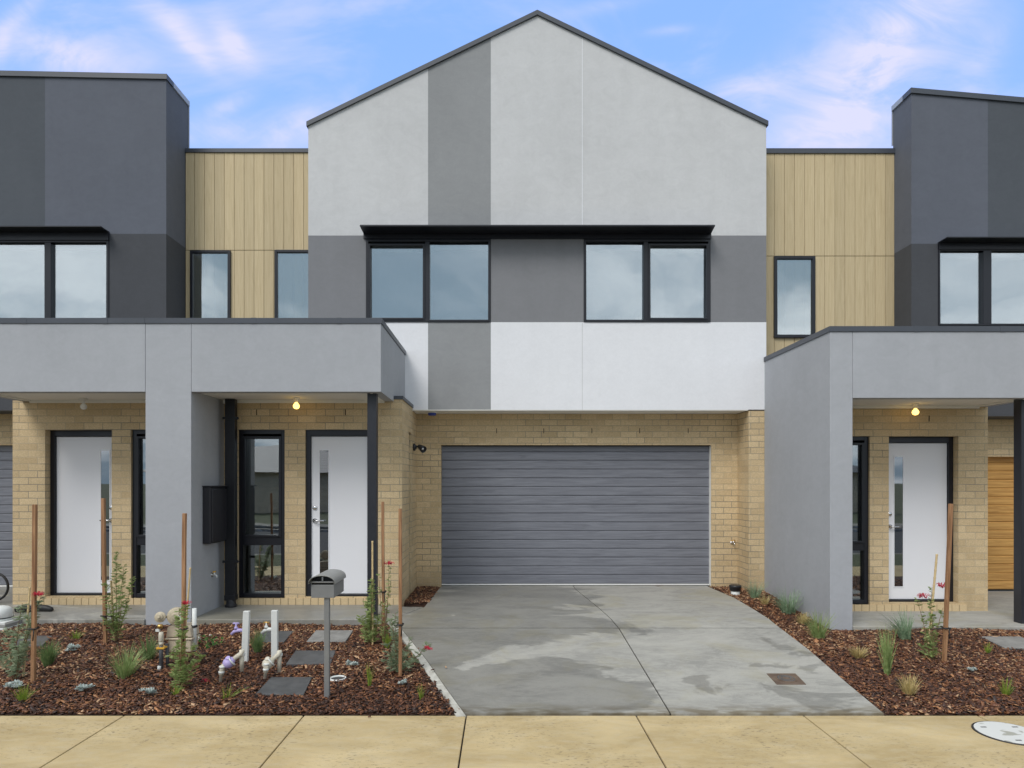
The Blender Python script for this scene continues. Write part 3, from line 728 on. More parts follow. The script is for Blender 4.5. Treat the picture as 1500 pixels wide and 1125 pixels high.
# portico half, blade wall, post, downpipe
def portico(parent, xa, xb, zs_, zc, side_left, side_right, ydeep, m='render_portico'):
    mb = MB(); th = .12
    mb.box(xa, xb, Y1, Y1 + th, zs_, zc - CAPH, m)
    if side_right: mb.box(xb - th, xb, Y1 + th + .0005, ydeep, zs_, zc - CAPH, m)
    if side_left: mb.box(xa, xa + th, Y1 + th + .0005, ydeep, zs_, zc - CAPH, m)
    mb.build('portico_fascia', parent, bevel=.004)
    i0, i1 = xa + (th if side_left else 0), xb - (th if side_right else 0)
    sf = MB(); sf.box(i0 + .001, i1 - .001, Y1 + th + .001, ydeep, zs_ + .014, zs_ + .03, 'soffit_white')
    sf.box(i0 + .001, i1 - .001, YE - .035, YE - .001, zs_ - .022, zs_ + .013, 'trim_white')
    if side_left: sf.box(i0 + .001, i0 + .03, Y1 + th + .002, YE - .036, zs_ - .004, zs_ + .013, 'trim_white')
    if side_right: sf.box(i1 - .03, i1 - .001, Y1 + th + .002, YE - .036, zs_ - .004, zs_ + .013, 'trim_white')
    sf.build('porch_soffit', parent)
    rm = MB(); rm.box(i0, i1, Y1 + th + .001, ydeep - .01, zc - CAPH - .12, zc - CAPH - .05, 'roof_dark'); rm.build('porch_roof', parent)
    cm = MB(); e = .012
    cm.box(xa - (e if side_left else 0), xb + (e if side_right else 0), Y1 - e, Y1 + th + .02, zc - CAPH, zc, 'cap_metal')
    if side_right: cm.box(xb - th - .02, xb + e, Y1 + th + .021, ydeep, zc - CAPH, zc, 'cap_metal')
    if side_left: cm.box(xa - e, xa + th + .02, Y1 + th + .021, ydeep, zc - CAPH, zc, 'cap_metal')
    for lx in (xa + .33 * (xb - xa), xa + .78 * (xb - xa)): cm.box(lx - .03, lx + .03, Y1 - e - .002, Y1 + th + .022, zc - CAPH - .002, zc + .002, 'cap_metal')
    cm.build('portico_cap', parent)
XPE = X(558, S1)
portico(hc, XPL1 + .003, XPE, ZSOF, ZCT, False, True, Y2 - .002)
bl = MB(); bl.box(XPL0, XPL1, Y1 + .001, YE - .001, .03, ZCT - CAPH, 'render_portico')
bl.build('blade_wall', hc, bevel=.004)
MB().box(XPL0 - .0, XPL1 + .003, Y1 - .012, Y1 + .14, ZCT - CAPH, ZCT, 'cap_metal').build('portico_cap', hc)
pm = MB(); px0, px1 = X(538, 122), X(551.5, 122); pm.box(px0, px1, Y1 + .13, Y1 + .235, ZS, ZSOF + .012, 'post_metal'); pm.box(px0 - .02, px1 + .02, Y1 + .11, Y1 + .255, ZS, ZS + .012, 'post_metal')
pm.build('porch_post', hc, bevel=.004)
dp = MB(); dpx = X(338.5, 113); dpy = F / 113; dp.box(dpx - .064, dpx + .064, dpy - .045, dpy + .045, ZS + .14, ZSOF + .01, 'black_metal')
dp.box(dpx - .07, dpx + .07, dpy - .05, dpy + .05, ZS + .09, ZS + .16, 'black_metal'); dp.lathe((dpx, dpy, ZS), [(.075, 0), (.075, .03), (.06, .04), (.06, .1)], 'plastic_black', 20)
dpo = dp.build('downpipe', hc, bevel=.006)
for zz in (Z(613, 113), Z(822, 113)):
    MB().box(dpx - .09, dpx + .10, dpy - .052, dpy - .046, zz - .016, zz + .016, 'black_metal').lathe((dpx + .10, dpy - .049, zz), [(.018, -.01), (.018, .01)], 'black_metal', 12, (0, 1, 0)).build('bracket', dpo)
MB().lathe((dpx - .06, dpy + .02, ZSOF + .005), [(.05, -.05), (.05, 0)], 'trim_white', 16).build('pipe_collar', dpo)

# ---------------- left house
def side_house(parent, xin, xout, sgn, ztop_in, ztop_out, dz, xw_in, stripe_x, ws, band_py):
    """dark rendered upper storey; xin is the edge beside the timber recess"""
    zb_ = ZB - dz; x0, x1 = min(xin, xout), max(xin, xout); mbd = MB()
    zband = Z(band_py, S2); zw0_ = Z(474, S2) - dz * .3
    wa, wb_ = ws
    zwt = zband + .03
    for z0, z1, rowm in ((zb_, zw0_, 'w'), (zw0_, zwt - .03, 'b')):
        def cell(x, z):
            if z > zw0_ and wa < x < wb_: return None
            return 'render_black_band'
        grid_wall(mbd, sorted([x0, x1, wa, wb_, stripe_x]), [z0, z1], cell, 'x', Y2, .14)
    zline = lambda x: lerp(ztop_in, ztop_out, (x - xin) / (xout - xin))
    cxs = sorted([x0, x1, stripe_x])
    for a, b in zip(cxs[:-1], cxs[1:]):
        inner = (a >= stripe_x - 1e-6) if sgn < 0 else (b <= stripe_x + 1e-6)
        mbd.prism([(a, Y2, zwt - .03), (b, Y2, zwt - .03), (b, Y2, zline(b)), (a, Y2, zline(a))], (0, .14, 0), 'render_charcoal' if inner else 'render_charcoal_stripe')
    ys1 = F / 92.9 if sgn < 0 else YWR + .035
    xa, xb = (xin - .16, xin) if sgn < 0 else (xin, xin + .16)
    mbd.box(xa, xb, Y2 + .1405, ys1, zwt - .03, ztop_in, 'render_charcoal'); mbd.box(xa, xb, Y2 + .1405, ys1, zb_, zwt - .03, 'render_black_band')
    mbd.build('upper_wall', parent)
    e = .02; cpm = MB(); h = .075
    p0, p1 = (xin - sgn * e, ztop_in), (xout, ztop_out)
    cpm.prism([(p0[0], Y2 - .025, p0[1]), (p1[0], Y2 - .025, p1[1]), (p1[0], Y2 - .025, p1[1] + h), (p0[0], Y2 - .025, p0[1] + h)], (0, .2, 0), 'cap_metal')
    cpm.build('roof_edge_cap', parent)
    c2 = MB(); c2.box(min(xin - sgn * e, xin + sgn * .18), max(xin - sgn * e, xin + sgn * .18), Y2 + .176, ys1 + .01, ztop_in + .0, ztop_in + h, 'cap_light')
    c2.box(min(xin - sgn * .012, xin), max(xin - sgn * .012, xin), ys1 + .0, ys1 + .02, Z(219, SW), ztop_in + h, 'cap_light'); c2.build('side_cap', parent)
    MB().box(x0 + .17, x1 - .17, Y2 + .15, Y2 + 7, Z(250, SW), Z(230, SW), 'roof_dark').build('roof', parent)
    bk = MB(); bk.box(xa, xb, ys1 + .02, Y2 + 7, zb_, Z(232, SW), 'render_charcoal'); bk.build('side_wall', parent)
    MB().box(x0 + .01, x1 - .01, Y2 + .001, Y3 + .02, zb_ - .012, zb_ - .001, 'roof_dark').build('soffit', parent)
    return zw0_, zwt - .03

hl = thing('townhouse', (-6.5, Y2, 0), 'charcoal topped townhouse at the left with a white door under the leftmost porch', 'house', 'row of townhouses')
xin = X(243.5, S2); ws = (X(-60, S2), X(160, S2))
zw0l, zwtl = side_house(hl, xin, -11.5, -1, Z(110 + 7, S2), Z(104, S2), 0, None, X(66, S2), ws, 342.5)
x0, x1 = ws[0] + .002, ws[1] - .002; z1 = Z(352, S2)
window(hl, x0, x1, zw0l, z1, Y2 - .012, [(x0 + .034, X(65.5, S2), zw0l + .03, z1 - .05), (X(75, S2), x1 - .04, zw0l + .03, z1 - .05)], .10, .034)
hm = MB(); ha, hb = ws[0] - .03, X(160.5, S2); fa, fb = ws[0] - .03, X(147, 101.8); yf = F / 101.8; hz1 = Z(341, S2)
hm.solid([(ha, Y2 - .002, hz1), (hb, Y2 - .002, hz1), (fb, yf, hz1), (fa, yf, hz1), (ha, Y2 - .002, hz1 + .014), (hb, Y2 - .002, hz1 + .014), (fb, yf, hz1 + .014), (fa, yf, hz1 + .014)],
         [(0, 1, 2, 3), (4, 7, 6, 5), (0, 4, 5, 1), (1, 5, 6, 2), (2, 6, 7, 3), (3, 7, 4, 0)], 'frame_metal')
hm.box(ha, hb, Y2 - .03, Y2 - .002, z1 - .006, hz1 - .001, 'frame_metal'); hm.build('window_hood', hl)
XSL = X(372, SW) - .0005
cladding(hl, X(272, SW), XSL, ZSOF + .3, ZWT - .05, ZJ, YW)
window(hl, X(279.5, SW), X(338.5, SW), Z(497, SW), Z(367.5, SW), YW - .035, [(X(279.5, SW) + .04, X(338.5, SW) - .04, Z(497, SW) + .04, Z(367.5, SW) - .04)], .05, .04)
MB().box(X(272, SW), XSL, YW - .02, YW + .3, ZWT - .05, ZWT + .01, 'cap_metal').build('parapet_cap', hl)
MB().box(X(272, SW), XSL, YW + .031, YW + 6, ZSOF + .3, ZWT - .052, 'render_pale').build('rear_wing', hl)
bw = MB(); bx0 = X(18.5, SE); d0, d1, w0, w1 = X(66, SE), X(163.5, SE), X(192, SE), X(262, SE); zdbl = Z(874, SE)
def cell_l(x, z):
    if w0 < x < w1 and zwb < z < zh: return None
    if d0 < x < d1 and zdbl < z < zh: return None
    return 'brick_buff'
grid_wall(bw, [bx0, d0, d1, w0, w1, XPL0 + .25], [ZS - .1, zdbl, zwb, zh, zt], cell_l, 'x', YE, .11)
bw.box(bx0, bx0 + .11, YE + .1105, Y3, ZS - .1, zt, 'brick_buff')
gx1 = bx0 - .39; gx0 = gx1 - 3.2
def cell_lg(x, z): return None if gx0 < x < gx1 and z < ZGAR else 'brick_buff'
grid_wall(bw, [gx0 - .6, gx0, gx1, bx0 - .001], [ZS - .1, ZGAR, ZB - .013], cell_lg, 'x', Y3, .11); bw.build('brick_wall', hl)
sill_bricks(hl, d0 - .1, XPL0 + .24, Z(876, SE), YE, .09)
front_door(hl, d0, d1 + .05, zdbl, zh, YE + .095, False)
window(hl, w0, w1, zwb, zh, YE + .03, [(w0 + .055, w1 - .055, zwb + .05, Z(799, SE)), (w0 + .055, w1 - .055, Z(787, SE), zh - .085)], .08, .055, 'glass_lower', False, sash=(1,))
room(hl, bx0 + .3, XPL0 + .2, YE + .22, YE + 2.6, ZS, ZSOF)
garage_door(hl, gx0 - .03, gx1 + .03, ZS - .015, ZGAR + .04, Y3 + .10, 'garage_grey', 16)
portico(hl, -6.33, XPL0 - .003, ZSOF, ZCT, True, False, Y2 - .002)
pm = MB(); pm.box(-6.30, -6.18, Y1 + .13, Y1 + .235, ZS, ZSOF + .012, 'post_metal'); pm.build('porch_post', hl, bevel=.004)

# ---------------- right house
hr = thing('townhouse', (7.5, Y2, 0), 'charcoal topped townhouse at the right with a golden timber garage door', 'house', 'row of townhouses')
xin = X(1335, S2); ws = (X(1374, S2), X(1640, S2))
zw0r, zwtr = side_house(hr, xin, 12.5, 1, Z(129 + 8, S2), Z(129 + 8, S2) - (12.5 - xin) * .087, DROP, None, X(1447, S2), ws, 357)
x0, x1 = ws[0] + .002, ws[1] - .002; z1 = Z(365, S2)
window(hr, x0, x1, zw0r, z1, Y2 - .012, [(x0 + .024, X(1440, S2), zw0r + .03, z1 - .04), (X(1452, S2), x1 - .05, zw0r + .03, z1 - .04)], .10, .024)
hm = MB(); ha, hb = X(1373.5, S2), ws[1] + .03; fa, fb = X(1388, 101.8), ws[1] + .03; hz1 = Z(356.5, S2)
hm.solid([(ha, Y2 - .002, hz1), (hb, Y2 - .002, hz1), (fb, yf, hz1), (fa, yf, hz1), (ha, Y2 - .002, hz1 + .014), (hb, Y2 - .002, hz1 + .014), (fb, yf, hz1 + .014), (fa, yf, hz1 + .014)],
         [(0, 1, 2, 3), (4, 7, 6, 5), (0, 4, 5, 1), (1, 5, 6, 2), (2, 6, 7, 3), (3, 7, 4, 0)], 'frame_metal')
hm.box(ha, hb, Y2 - .03, Y2 - .002, z1 - .006, hz1 - .001, 'frame_metal'); hm.build('window_hood', hr)
cladding(hr, XR - .2, X(1310, SWR), ZSOF + .1, Z(225, SWR), Z(375, SWR), YWR)
window(hr, X(1133, SWR), X(1193, SWR), Z(495, SWR), Z(376, SWR), YWR - .035, [(X(1133, SWR) + .045, X(1193, SWR) - .045, Z(495, SWR) + .045, Z(376, SWR) - .045)], .05, .045)
MB().box(XR - .0, X(1310, SWR), YWR - .02, YWR + .3, Z(225, SWR), Z(218, SWR), 'cap_metal').build('parapet_cap', hr)
MB().box(XR + .02, X(1306, SWR), YWR + .031, YWR + 6, ZSOF + .1, Z(226, SWR), 'render_pale').build('rear_wing', hr)
bw = MB(); d0, d1, w0, w1 = X(1302, SE), X(1404, SE), X(1205, SE), X(1274, SE); bx1 = X(1447, SE)
zhr = zh - DROP; zdbr = zdb - DROP; zwbr = zwb - DROP; ztr = ZSOFR + .012
def cell_rt(x, z):
    if w0 < x < w1 and zwbr < z < zhr: return None
    if d0 < x < d1 and zdbr < z < zhr: return None
    return 'brick_buff'
grid_wall(bw, [XPR1 - .08, w0, w1, d0, d1, bx1], [ZSR - .15, zdbr, zwbr, zhr, ztr], cell_rt, 'x', YE, .11)
bw.box(bx1 - .11, bx1, YE + .1105, Y3, ZSR - .15, ztr, 'brick_buff')
weeps(bw, [X(1361, SE)], Z(613, SE), YE)
gx0 = bx1 + .39; gx1 = gx0 + 3.2; ZGR = Z(669, S3)
def cell_rg(x, z): return None if gx0 < x < gx1 and z < ZGR else 'brick_buff'
grid_wall(bw, [bx1 + .001, gx0, gx1, gx1 + .6], [ZSR - .1, ZGR, ZB - DROP - .013], cell_rg, 'x', Y3, .11); bw.build('brick_wall', hr)

sill_bricks(hr, XPR1 + .01, d1 + .1, Z(876, SE) - DROP, YE, .09)
front_door(hr, d0 - .03, d1, zdbr, zhr, YE + .095, True)
window(hr, w0, w1, zwbr, zhr, YE + .03, [(w0 + .055, w1 - .055, zwbr + .05, Z(807, SE)), (w0 + .055, w1 - .055, Z(796, SE), zhr - .085)], .08, .055, 'glass_lower', False, sash=(1,))
room(hr, XPR1 - .06, bx1 - .3, YE + .22, YE + 2.6, ZSR, ZSOFR)
garage_door(hr, gx0 - .03, gx1 + .03, ZSR + .006, ZGR + .04, Y3 + .10, 'garage_timber', 16, 'black_metal')
portico(hr, XPR1 + .003, 6.40, ZSOFR, ZCTR, False, True, Y2 - .002)
bl = MB(); bl.box(XPR0, XPR1, Y1 + .001, Y2 + .006, -.03, ZCTR - CAPH, 'render_portico'); bl.build('blade_wall', hr, bevel=.004)
cm = MB(); cm.box(XPR0 - .012, XPR1 + .003, Y1 - .012, Y2 + .006, ZCTR - CAPH, ZCTR, 'cap_metal'); cm.build('portico_cap', hr)
MB().box(XR + .0, XR + .05, Y2 + .007, YWR - .001, 0, ZCTR - .03, 'render_portico').build('side_wall', hr)
pm = MB(); pm.box(X(1485.5, 122) + .085, X(1485.5, 122) + .20, Y1 + .13, Y1 + .25, ZSR, ZSOFR + .012, 'post_metal'); pm.build('porch_post', hr, bevel=.004)

# ================================================================== HOUSES ACROSS THE STREET (seen in the glass)
def far_house(x, label):
    o = thing('bungalow', (x, -22, 0), label, 'house', 'bungalows across the street'); w2 = 6.5
    MB().box(x - w2, x + w2, -31, -22, -.1, 2.45, 'brick_buff').build('wall', o)
    r = MB(); e = .6; r.solid([(x - w2 - e, -31.6, 2.42), (x + w2 + e, -31.6, 2.42), (x + w2 + e, -21.4, 2.42), (x - w2 - e, -21.4, 2.42), (x - 2.2, -26.5, 4.3), (x + 2.2, -26.5, 4.3)],
            [(0, 1, 5, 4), (1, 2, 5), (2, 3, 4, 5), (3, 0, 4), (0, 3, 2, 1)], 'roof_tiles')
    r.build('roof', o)
    for wx in (-3.6, 2.8):
        f = MB(); ring(f, x + wx - 1, x + wx + 1, -22.0, -21.95, .9, 2.2, .06, 'frame_metal'); f = f.build('window', o)
        MB().box(x + wx - .94, x + wx + .94, -21.99, -21.98, .96, 2.14, 'glass_door').build('pane', f)
for x, l in ((-15, 'brick bungalow with tiled hip roof across the street, opposite the left house'), (0.5, 'brick bungalow with tiled hip roof across the street, opposite the garage'), (16, 'brick bungalow with tiled hip roof across the street, opposite the right house')): far_house(x, l)
for a, b in ((-8.3, -6.1), (7.2, 9.3)):
    fm_ = MB(); x = a
    while x < b: fm_.box(x, x + .095, -21.9, -21.88, 0, 1.8, 'fence_wood'); x += .1
    tag(fm_.build('paling_fence', loc=(a, -21.9, 0)), 'timber paling fence between bungalows across the street, ' + ('left gap' if a < 0 else 'right gap'), 'fence', 'paling fences across the street')


# ================================================================== FIXTURES
def ceiling_bulb(px, py_mount, zsof, lit, label):
    s = (VY - py_mount) / (zsof - H); x, y = X(px, s), F / s
    o = thing('ceiling_light', (x, y, zsof), label, 'light', 'bare bulb lights in the porches')
    MB().lathe((x, y, zsof + .013), [(.045, 0), (.045, -.012), (.022, -.02), (.022, -.055), (.018, -.06)], 'trim_white', 18).build('batten_holder', o)
    MB().lathe((x, y, zsof - .045), [(.014, 0), (.018, -.010), (.034, -.028), (.041, -.048), (.036, -.070), (.020, -.084), (.001, -.088)], 'bulb_lit' if lit else 'bulb_unlit', 18).build('bulb', o)
ceiling_bulb(122.5, 585, ZSOF, False, 'unlit white bulb in a batten holder under the leftmost porch ceiling')
ceiling_bulb(434, 584, ZSOF, True, 'glowing yellow bulb under the porch ceiling next to the wide grey garage')
ceiling_bulb(1341, 593, ZSOFR, True, 'glowing yellow bulb under the porch ceiling at the right')
# flood light on the return wall
s = 98.5; fx, fy, fz = -1.315, F / s, Z(655, s)
o = thing('flood_light', (fx, fy, fz), 'small black cone flood light on the brick beside the garage', 'light')
MB().lathe((fx, fy, fz), [(.055, 0), (.055, .025), (.03, .04), (.0305, .05)], 'plastic_black', 20, (1, 0, 0)).build('wall_plate', o)
MB().tube([(fx + .04, fy, fz), (fx + .075, fy - .02, fz + .012), (fx + .10, fy - .05, fz + .01)], .013, 'plastic_black', 10).build('arm', o)
hd = MB().lathe((fx + .085, fy - .04, fz + .018), [(.022, 0), (.034, .03), (.05, .10), (.052, .135), (.044, .135), (.042, .12)], 'plastic_black', 20, (.62, -.62, -.45)).build('head', o)
MB().lathe(Vector((fx + .085, fy - .04, fz + .018)) + Vector((.62, -.62, -.45)).normalized() * .118, [(.001, .006), (.044, 0)], 'chrome', 20, (.62, -.62, -.45)).build('lens', hd)
# blue capped sensor on the soffit
s = (VY - 601.5) / (ZB - .012 - H); s = 97.2; x = X(633, s)
o = thing('ceiling_vent', (x, F / s, ZB - .012), 'round blue capped fitting under the white soffit above the garage corner', 'fitting')
MB().lathe((x, F / s, ZB - .012), [(.075, 0), (.075, -.01), (.06, -.016)], 'trim_white', 24).build('flange', o)
MB().lathe((x, F / s, ZB - .026), [(.062, 0), (.062, -.03), (.05, -.04)], 'plastic_blue', 24).build('cap', o)
# black box on the blade wall
sa, sb = 119.7, 112.9; bxx = XPL1; y0b, y1b = F / sa, F / sb; z0b, z1b = Z(797, sa), Z(713, sa)
o = thing('meter_box', (bxx, y0b, z0b), 'black metal meter box on the inner side of the grey porch wall', 'meter box')
MB().box(bxx - .002, bxx + .10, y0b, y1b, z0b, z1b, 'meter_box_black').build('cabinet', o, bevel=.012)
MB().box(bxx + .101, bxx + .116, y0b + .015, y1b - .015, z0b + .02, z1b - .03, 'meter_box_black').build('door', o, bevel=.006)
MB().box(bxx - .0, bxx + .135, y0b - .012, y1b + .01, z1b + .0005, z1b + .012, 'meter_box_black').build('rain_lip', o)
# taps
def garden_tap(x, y, z, d, label, m1='brass', m2='brass', k=.62):
    d = Vector(d).normalized(); o = thing('wall_tap', (x, y, z), label, 'tap', None); p = Vector((x, y, z))
    tm = MB().lathe(p, [(.028, 0), (.028, .006), (.013, .01)], 'chrome', 16, d); tm.tube([p, p + d * .075 * k, p + d * .10 * k + Vector((0, 0, -.015 * k)), p + d * .11 * k + Vector((0, 0, -.06 * k))], [.013 * k, .016 * k, .015 * k, .014 * k], m1, 10); tm.build('spout', o)
    MB().lathe(p + d * .055 * k, [(.011, .0), (.011, .04 * k), (.006, .045 * k), (.006, .06 * k)], m1, 12).build('stem', o)
    c = p + d * .055 * k + Vector((0, 0, .062 * k)); side = d.cross(Vector((0, 0, 1))).normalized()
    MB().tube([c - side * .032, c + side * .032], .008, m2, 8).tube([c - d * .018, c + d * .018], .008, m2, 8).build('handle', o)
s = 116.0; garden_tap(XPL1, F / s, Z(842, s), (1, 0, 0), 'small brass gas tap with yellow cap on the grey porch wall', 'plastic_white', 'plastic_yellow')
garden_tap(X(1072, S3), Y3, Z(795, S3), (.35, -1, 0), 'brass garden tap on the brick to the right of the garage door', 'chrome', 'brass')
# drain riser pot
p = G(1077, 873, z_right); o = thing('drain_riser', p, 'white drain riser with black cap against the brick beside the garage', 'drain pipe')
MB().lathe((p[0], p[1], p[2] - .03), [(.062, 0), (.062, .105)], 'plastic_white', 22).build('pipe', o)
MB().lathe((p[0], p[1], p[2] + .075), [(.07, 0), (.078, .01), (.078, .05), (.085, .055), (.085, .075), (.07, .085)], 'plastic_black', 22).build('cap', o)

# letterbox
p = G(476, 1026, z_left); s = F / p[1]
o = thing('letterbox', p, 'grey metal letterbox with curved lid on a thin square post in the bark bed', 'letterbox')
bx0_, bx1_ = X(455.5, s), X(489, s); zb0, zb1 = Z(876, s), Z(853, s); yb0, yb1 = p[1] - .0, p[1] + .33
MB().box(X(473.5, s), X(481, s), p[1] + .02, p[1] + .06, p[2] - .05, zb0, 'letterbox_grey').build('post', o, bevel=.003)
bm_ = MB(); bm_.box(bx0_, bx1_, yb0 + .004, yb1, zb0, zb1 - .022, 'letterbox_grey'); bm_.box(bx0_ + .005, bx1_ - .005, yb0 + .012, yb1 - .01, zb1 - .0219, zb1 - .004, 'dark_gap')
bm_.box(bx0_, bx0_ + .004, yb0 + .006, yb1, zb1 - .0218, zb1, 'letterbox_grey'); bm_.box(bx1_ - .004, bx1_, yb0 + .006, yb1, zb1 - .0218, zb1, 'letterbox_grey')
bm_.box(bx0_, bx1_, yb0 - .004, yb0 + .06, zb1 - .004, zb1 + .006, 'letterbox_grey'); bm_.build('box', o, bevel=.002)
ld_ = MB(); n = 14; cxm = (bx0_ + bx1_) / 2; hw = (bx1_ - bx0_) / 2 + .014; rise = .068
arc = [(cxm + hw * math.cos(math.pi * (1 - k / n)), zb1 - .012 + rise * math.sin(math.pi * k / n) ** .8) for k in range(n + 1)]
for (a, za), (b, zb2) in zip(arc[:-1], arc[1:]): ld_.prism([(a, yb0 - .03, za), (b, yb0 - .03, zb2), (b, yb0 - .03, zb2 + .005), (a, yb0 - .03, za + .005)], (0, yb1 - yb0 + .05, 0), 'letterbox_lid')
ld_.build('curved_lid', o)
MB().prism([(a, yb0 + .07, z_) for a, z_ in arc], (0, .005, 0), 'plastic_black').build('dark_opening', o)  # black plate put in for the shade inside the open arch
MB().box(cxm - .004, cxm + .008, yb0 - .006, yb0 + .0, zb1 + .012, zb1 + .045, 'chrome').build('latch', o)
MB().prism([(a, yb1 - .006, z_) for a, z_ in arc], (0, .005, 0), 'letterbox_grey').build('back_plate', o)

# stepping stones
PAVE = []
def paver_slab(pxs, zf, m, label):
    q = [G(a, b, zf) for a, b in pxs]; PAVE.append([(v[0], v[1]) for v in q]); c = sum((Vector(v) for v in q), Vector()) / 4
    o = MB().prism([(v[0], v[1], v[2] + .030) for v in q], (0, 0, -.06), m).build('stepping_stone', loc=tuple(c), bevel=.004)
    tag(o, label, 'paver', 'stepping stones in the bark beds')
paver_slab([(374, 1022), (445, 1022), (457, 996.5), (397, 996.5)], z_left, 'bluestone', 'dark stepping stone closest to the footpath')
paver_slab([(419, 977), (484, 977), (492, 957), (433, 957)], z_left, 'bluestone', 'dark stepping stone behind the letterbox post, middle of the row')
paver_slab([(449, 943.5), (506, 943.5), (517, 927), (463, 927)], z_left, 'paver_light', 'pale stepping stone nearest the porch slab')
paver_slab([(372, 944), (416, 944), (430, 928), (386, 928)], z_left, 'bluestone', 'dark stepping stone behind the two white posts')
paver_slab([(22, 949), (62, 949), (77, 935), (30, 935)], z_left, 'bluestone', 'dark stepping stone at the far left behind the first timber stake')
paver_slab([(1472, 953), (1530, 953), (1495, 936), (1436, 936)], z_right, 'paver_light', 'pale stepping stone in the right-hand bark bed')

# white posts with valves
def pvc_post(base, top, label):
    p = Vector(G(*base, z_left)); s = F / p.y; tp = Vector((X(top[0], s), p.y, Z(top[1], s))); w = .030
    o = MB(); d = tp - p
    o.prism([p + Vector((-w, -.02, -.1)), p + Vector((w, -.02, -.1)), p + Vector((w, .02, -.1)), p + Vector((-w, .02, -.1))], tuple(d + Vector((0, 0, .1))), 'plastic_white')
    tag(o.build('marker_post', loc=tuple(p), bevel=.004), label, 'post', 'white posts beside the water valves')
    return p, tp
pa, ta = pvc_post((358, 970), (361.5, 895), 'leaning white post beside the purple water valve')
pb, tb_ = pvc_post((402.5, 966), (402.5, 894), 'upright white post beside the cream water valve')
def stop_tap(px, py, right_p, m, mh, label, gz):
    s = F / right_p.y; o_y = right_p.y + .03; x, z = X(px, s), Z(py, s)
    o = thing('garden_tap', (x, o_y, z), label, 'tap', 'riser taps tied to the white posts')
    xr = X(px + 14, s)
    MB().tube([(xr, o_y, gz), (xr, o_y, z + .0)], .014, m, 10).tube([(xr, o_y, z), (x + .02, o_y, z), (x - .02, o_y, z - .012), (x - .045, o_y, z - .04)], [.017, .02, .015, .016], m, 10).build('pipe', o)
    MB().lathe((x, o_y, z + .012), [(.02, 0), (.018, .02), (.008, .03), (.008, .055)], m, 12).tube([(x - .03, o_y, z + .068), (x + .03, o_y, z + .068)], .009, mh, 8).build('handle', o)
stop_tap(344, 924.5, pa, 'plastic_purple', 'plastic_purple', 'lilac plastic tap on the riser behind the leaning white post', .05)
stop_tap(388.5, 923, pb, 'plastic_white', 'brass', 'white tap with brass handle on the riser by the upright white post', .05)
def valve(px_low, py_low, px_mid, py_mid, px_hi, py_hi, m_body, label, base):
    p0 = Vector(G(px_low, py_low, z_left)); s = F / p0.y; W = lambda a, b, k=0: Vector((X(a, s), p0.y + k, Z(b, s)))
    o = thing('water_valve', tuple(p0), label, 'valve', 'water valves in the bark bed')
    mid = W(px_mid, py_mid, .03); hi = W(px_hi, py_hi, .07); el = W(px_low + 4, py_low - 26)
    MB().tube([p0 - Vector((0, 0, .04)), lerp(p0, el, .5), lerp(p0, el, .52), el, el + (mid - el) * .3], [.011, .014, .021, .023, .022], 'plastic_cream', 12)\
        .lathe(lerp(p0, el, .62), [(.024, 0), (.026, .004), (.026, .014), (.024, .018)], 'plastic_white', 14).lathe(lerp(p0, el, .92), [(.025, 0), (.028, .004), (.028, .014), (.025, .018)], 'plastic_white', 14).build('elbow', o)
    ax = (hi - mid).normalized()
    MB().lathe(mid - ax * .05, [(.022, 0), (.034, .012), (.046, .03), (.046, .06), (.036, .075), (.024, .10)], m_body, 20, ax).lathe(mid + ax * .02, [(.049, 0), (.051, .003), (.051, .008), (.049, .011)], 'plastic_white', 20, ax).lathe(mid + Vector((0, 0, .02)), [(.02, 0), (.022, .035), (.015, .04)], m_body, 12, (0, -.6, .8)).build('body', o)
    MB().tube([mid + ax * .04, hi, hi + Vector((.01, .01, .03))], [.02, .022, .022], 'plastic_cream', 12).tube([hi + Vector((.0, .02, .03)), hi + Vector((0, .02, -.16))], [.022, .018], 'plastic_cream', 12).lathe(hi + Vector((0, .02, -.02)), [(.027, 0), (.029, .005), (.029, .02), (.027, .025)], 'plastic_white', 14).build('coupling', o)
valve(322, 1002, 333, 972, 348, 961, 'plastic_purple', 'recycled water valve with round lilac body', pa)
valve(387, 998, 391, 973, 404, 962, 'plastic_cream', 'cream drinking water valve in front of the upright post', pb)
# round white lid
p = G(495, 996.5, z_left); o = thing('inspection_lid', p, 'small round inspection opening with white rim beside the letterbox post', 'lid')
MB().lathe((p[0], p[1], p[2] - .03), [(.072, 0), (.072, .055), (.064, .055), (.062, .04)], 'plastic_white', 28).build('rim', o)
MB().lathe((p[0], p[1], p[2] - .01), [(.0635, 0), (.0635, .025)], 'plastic_black', 28).build('cap', o)

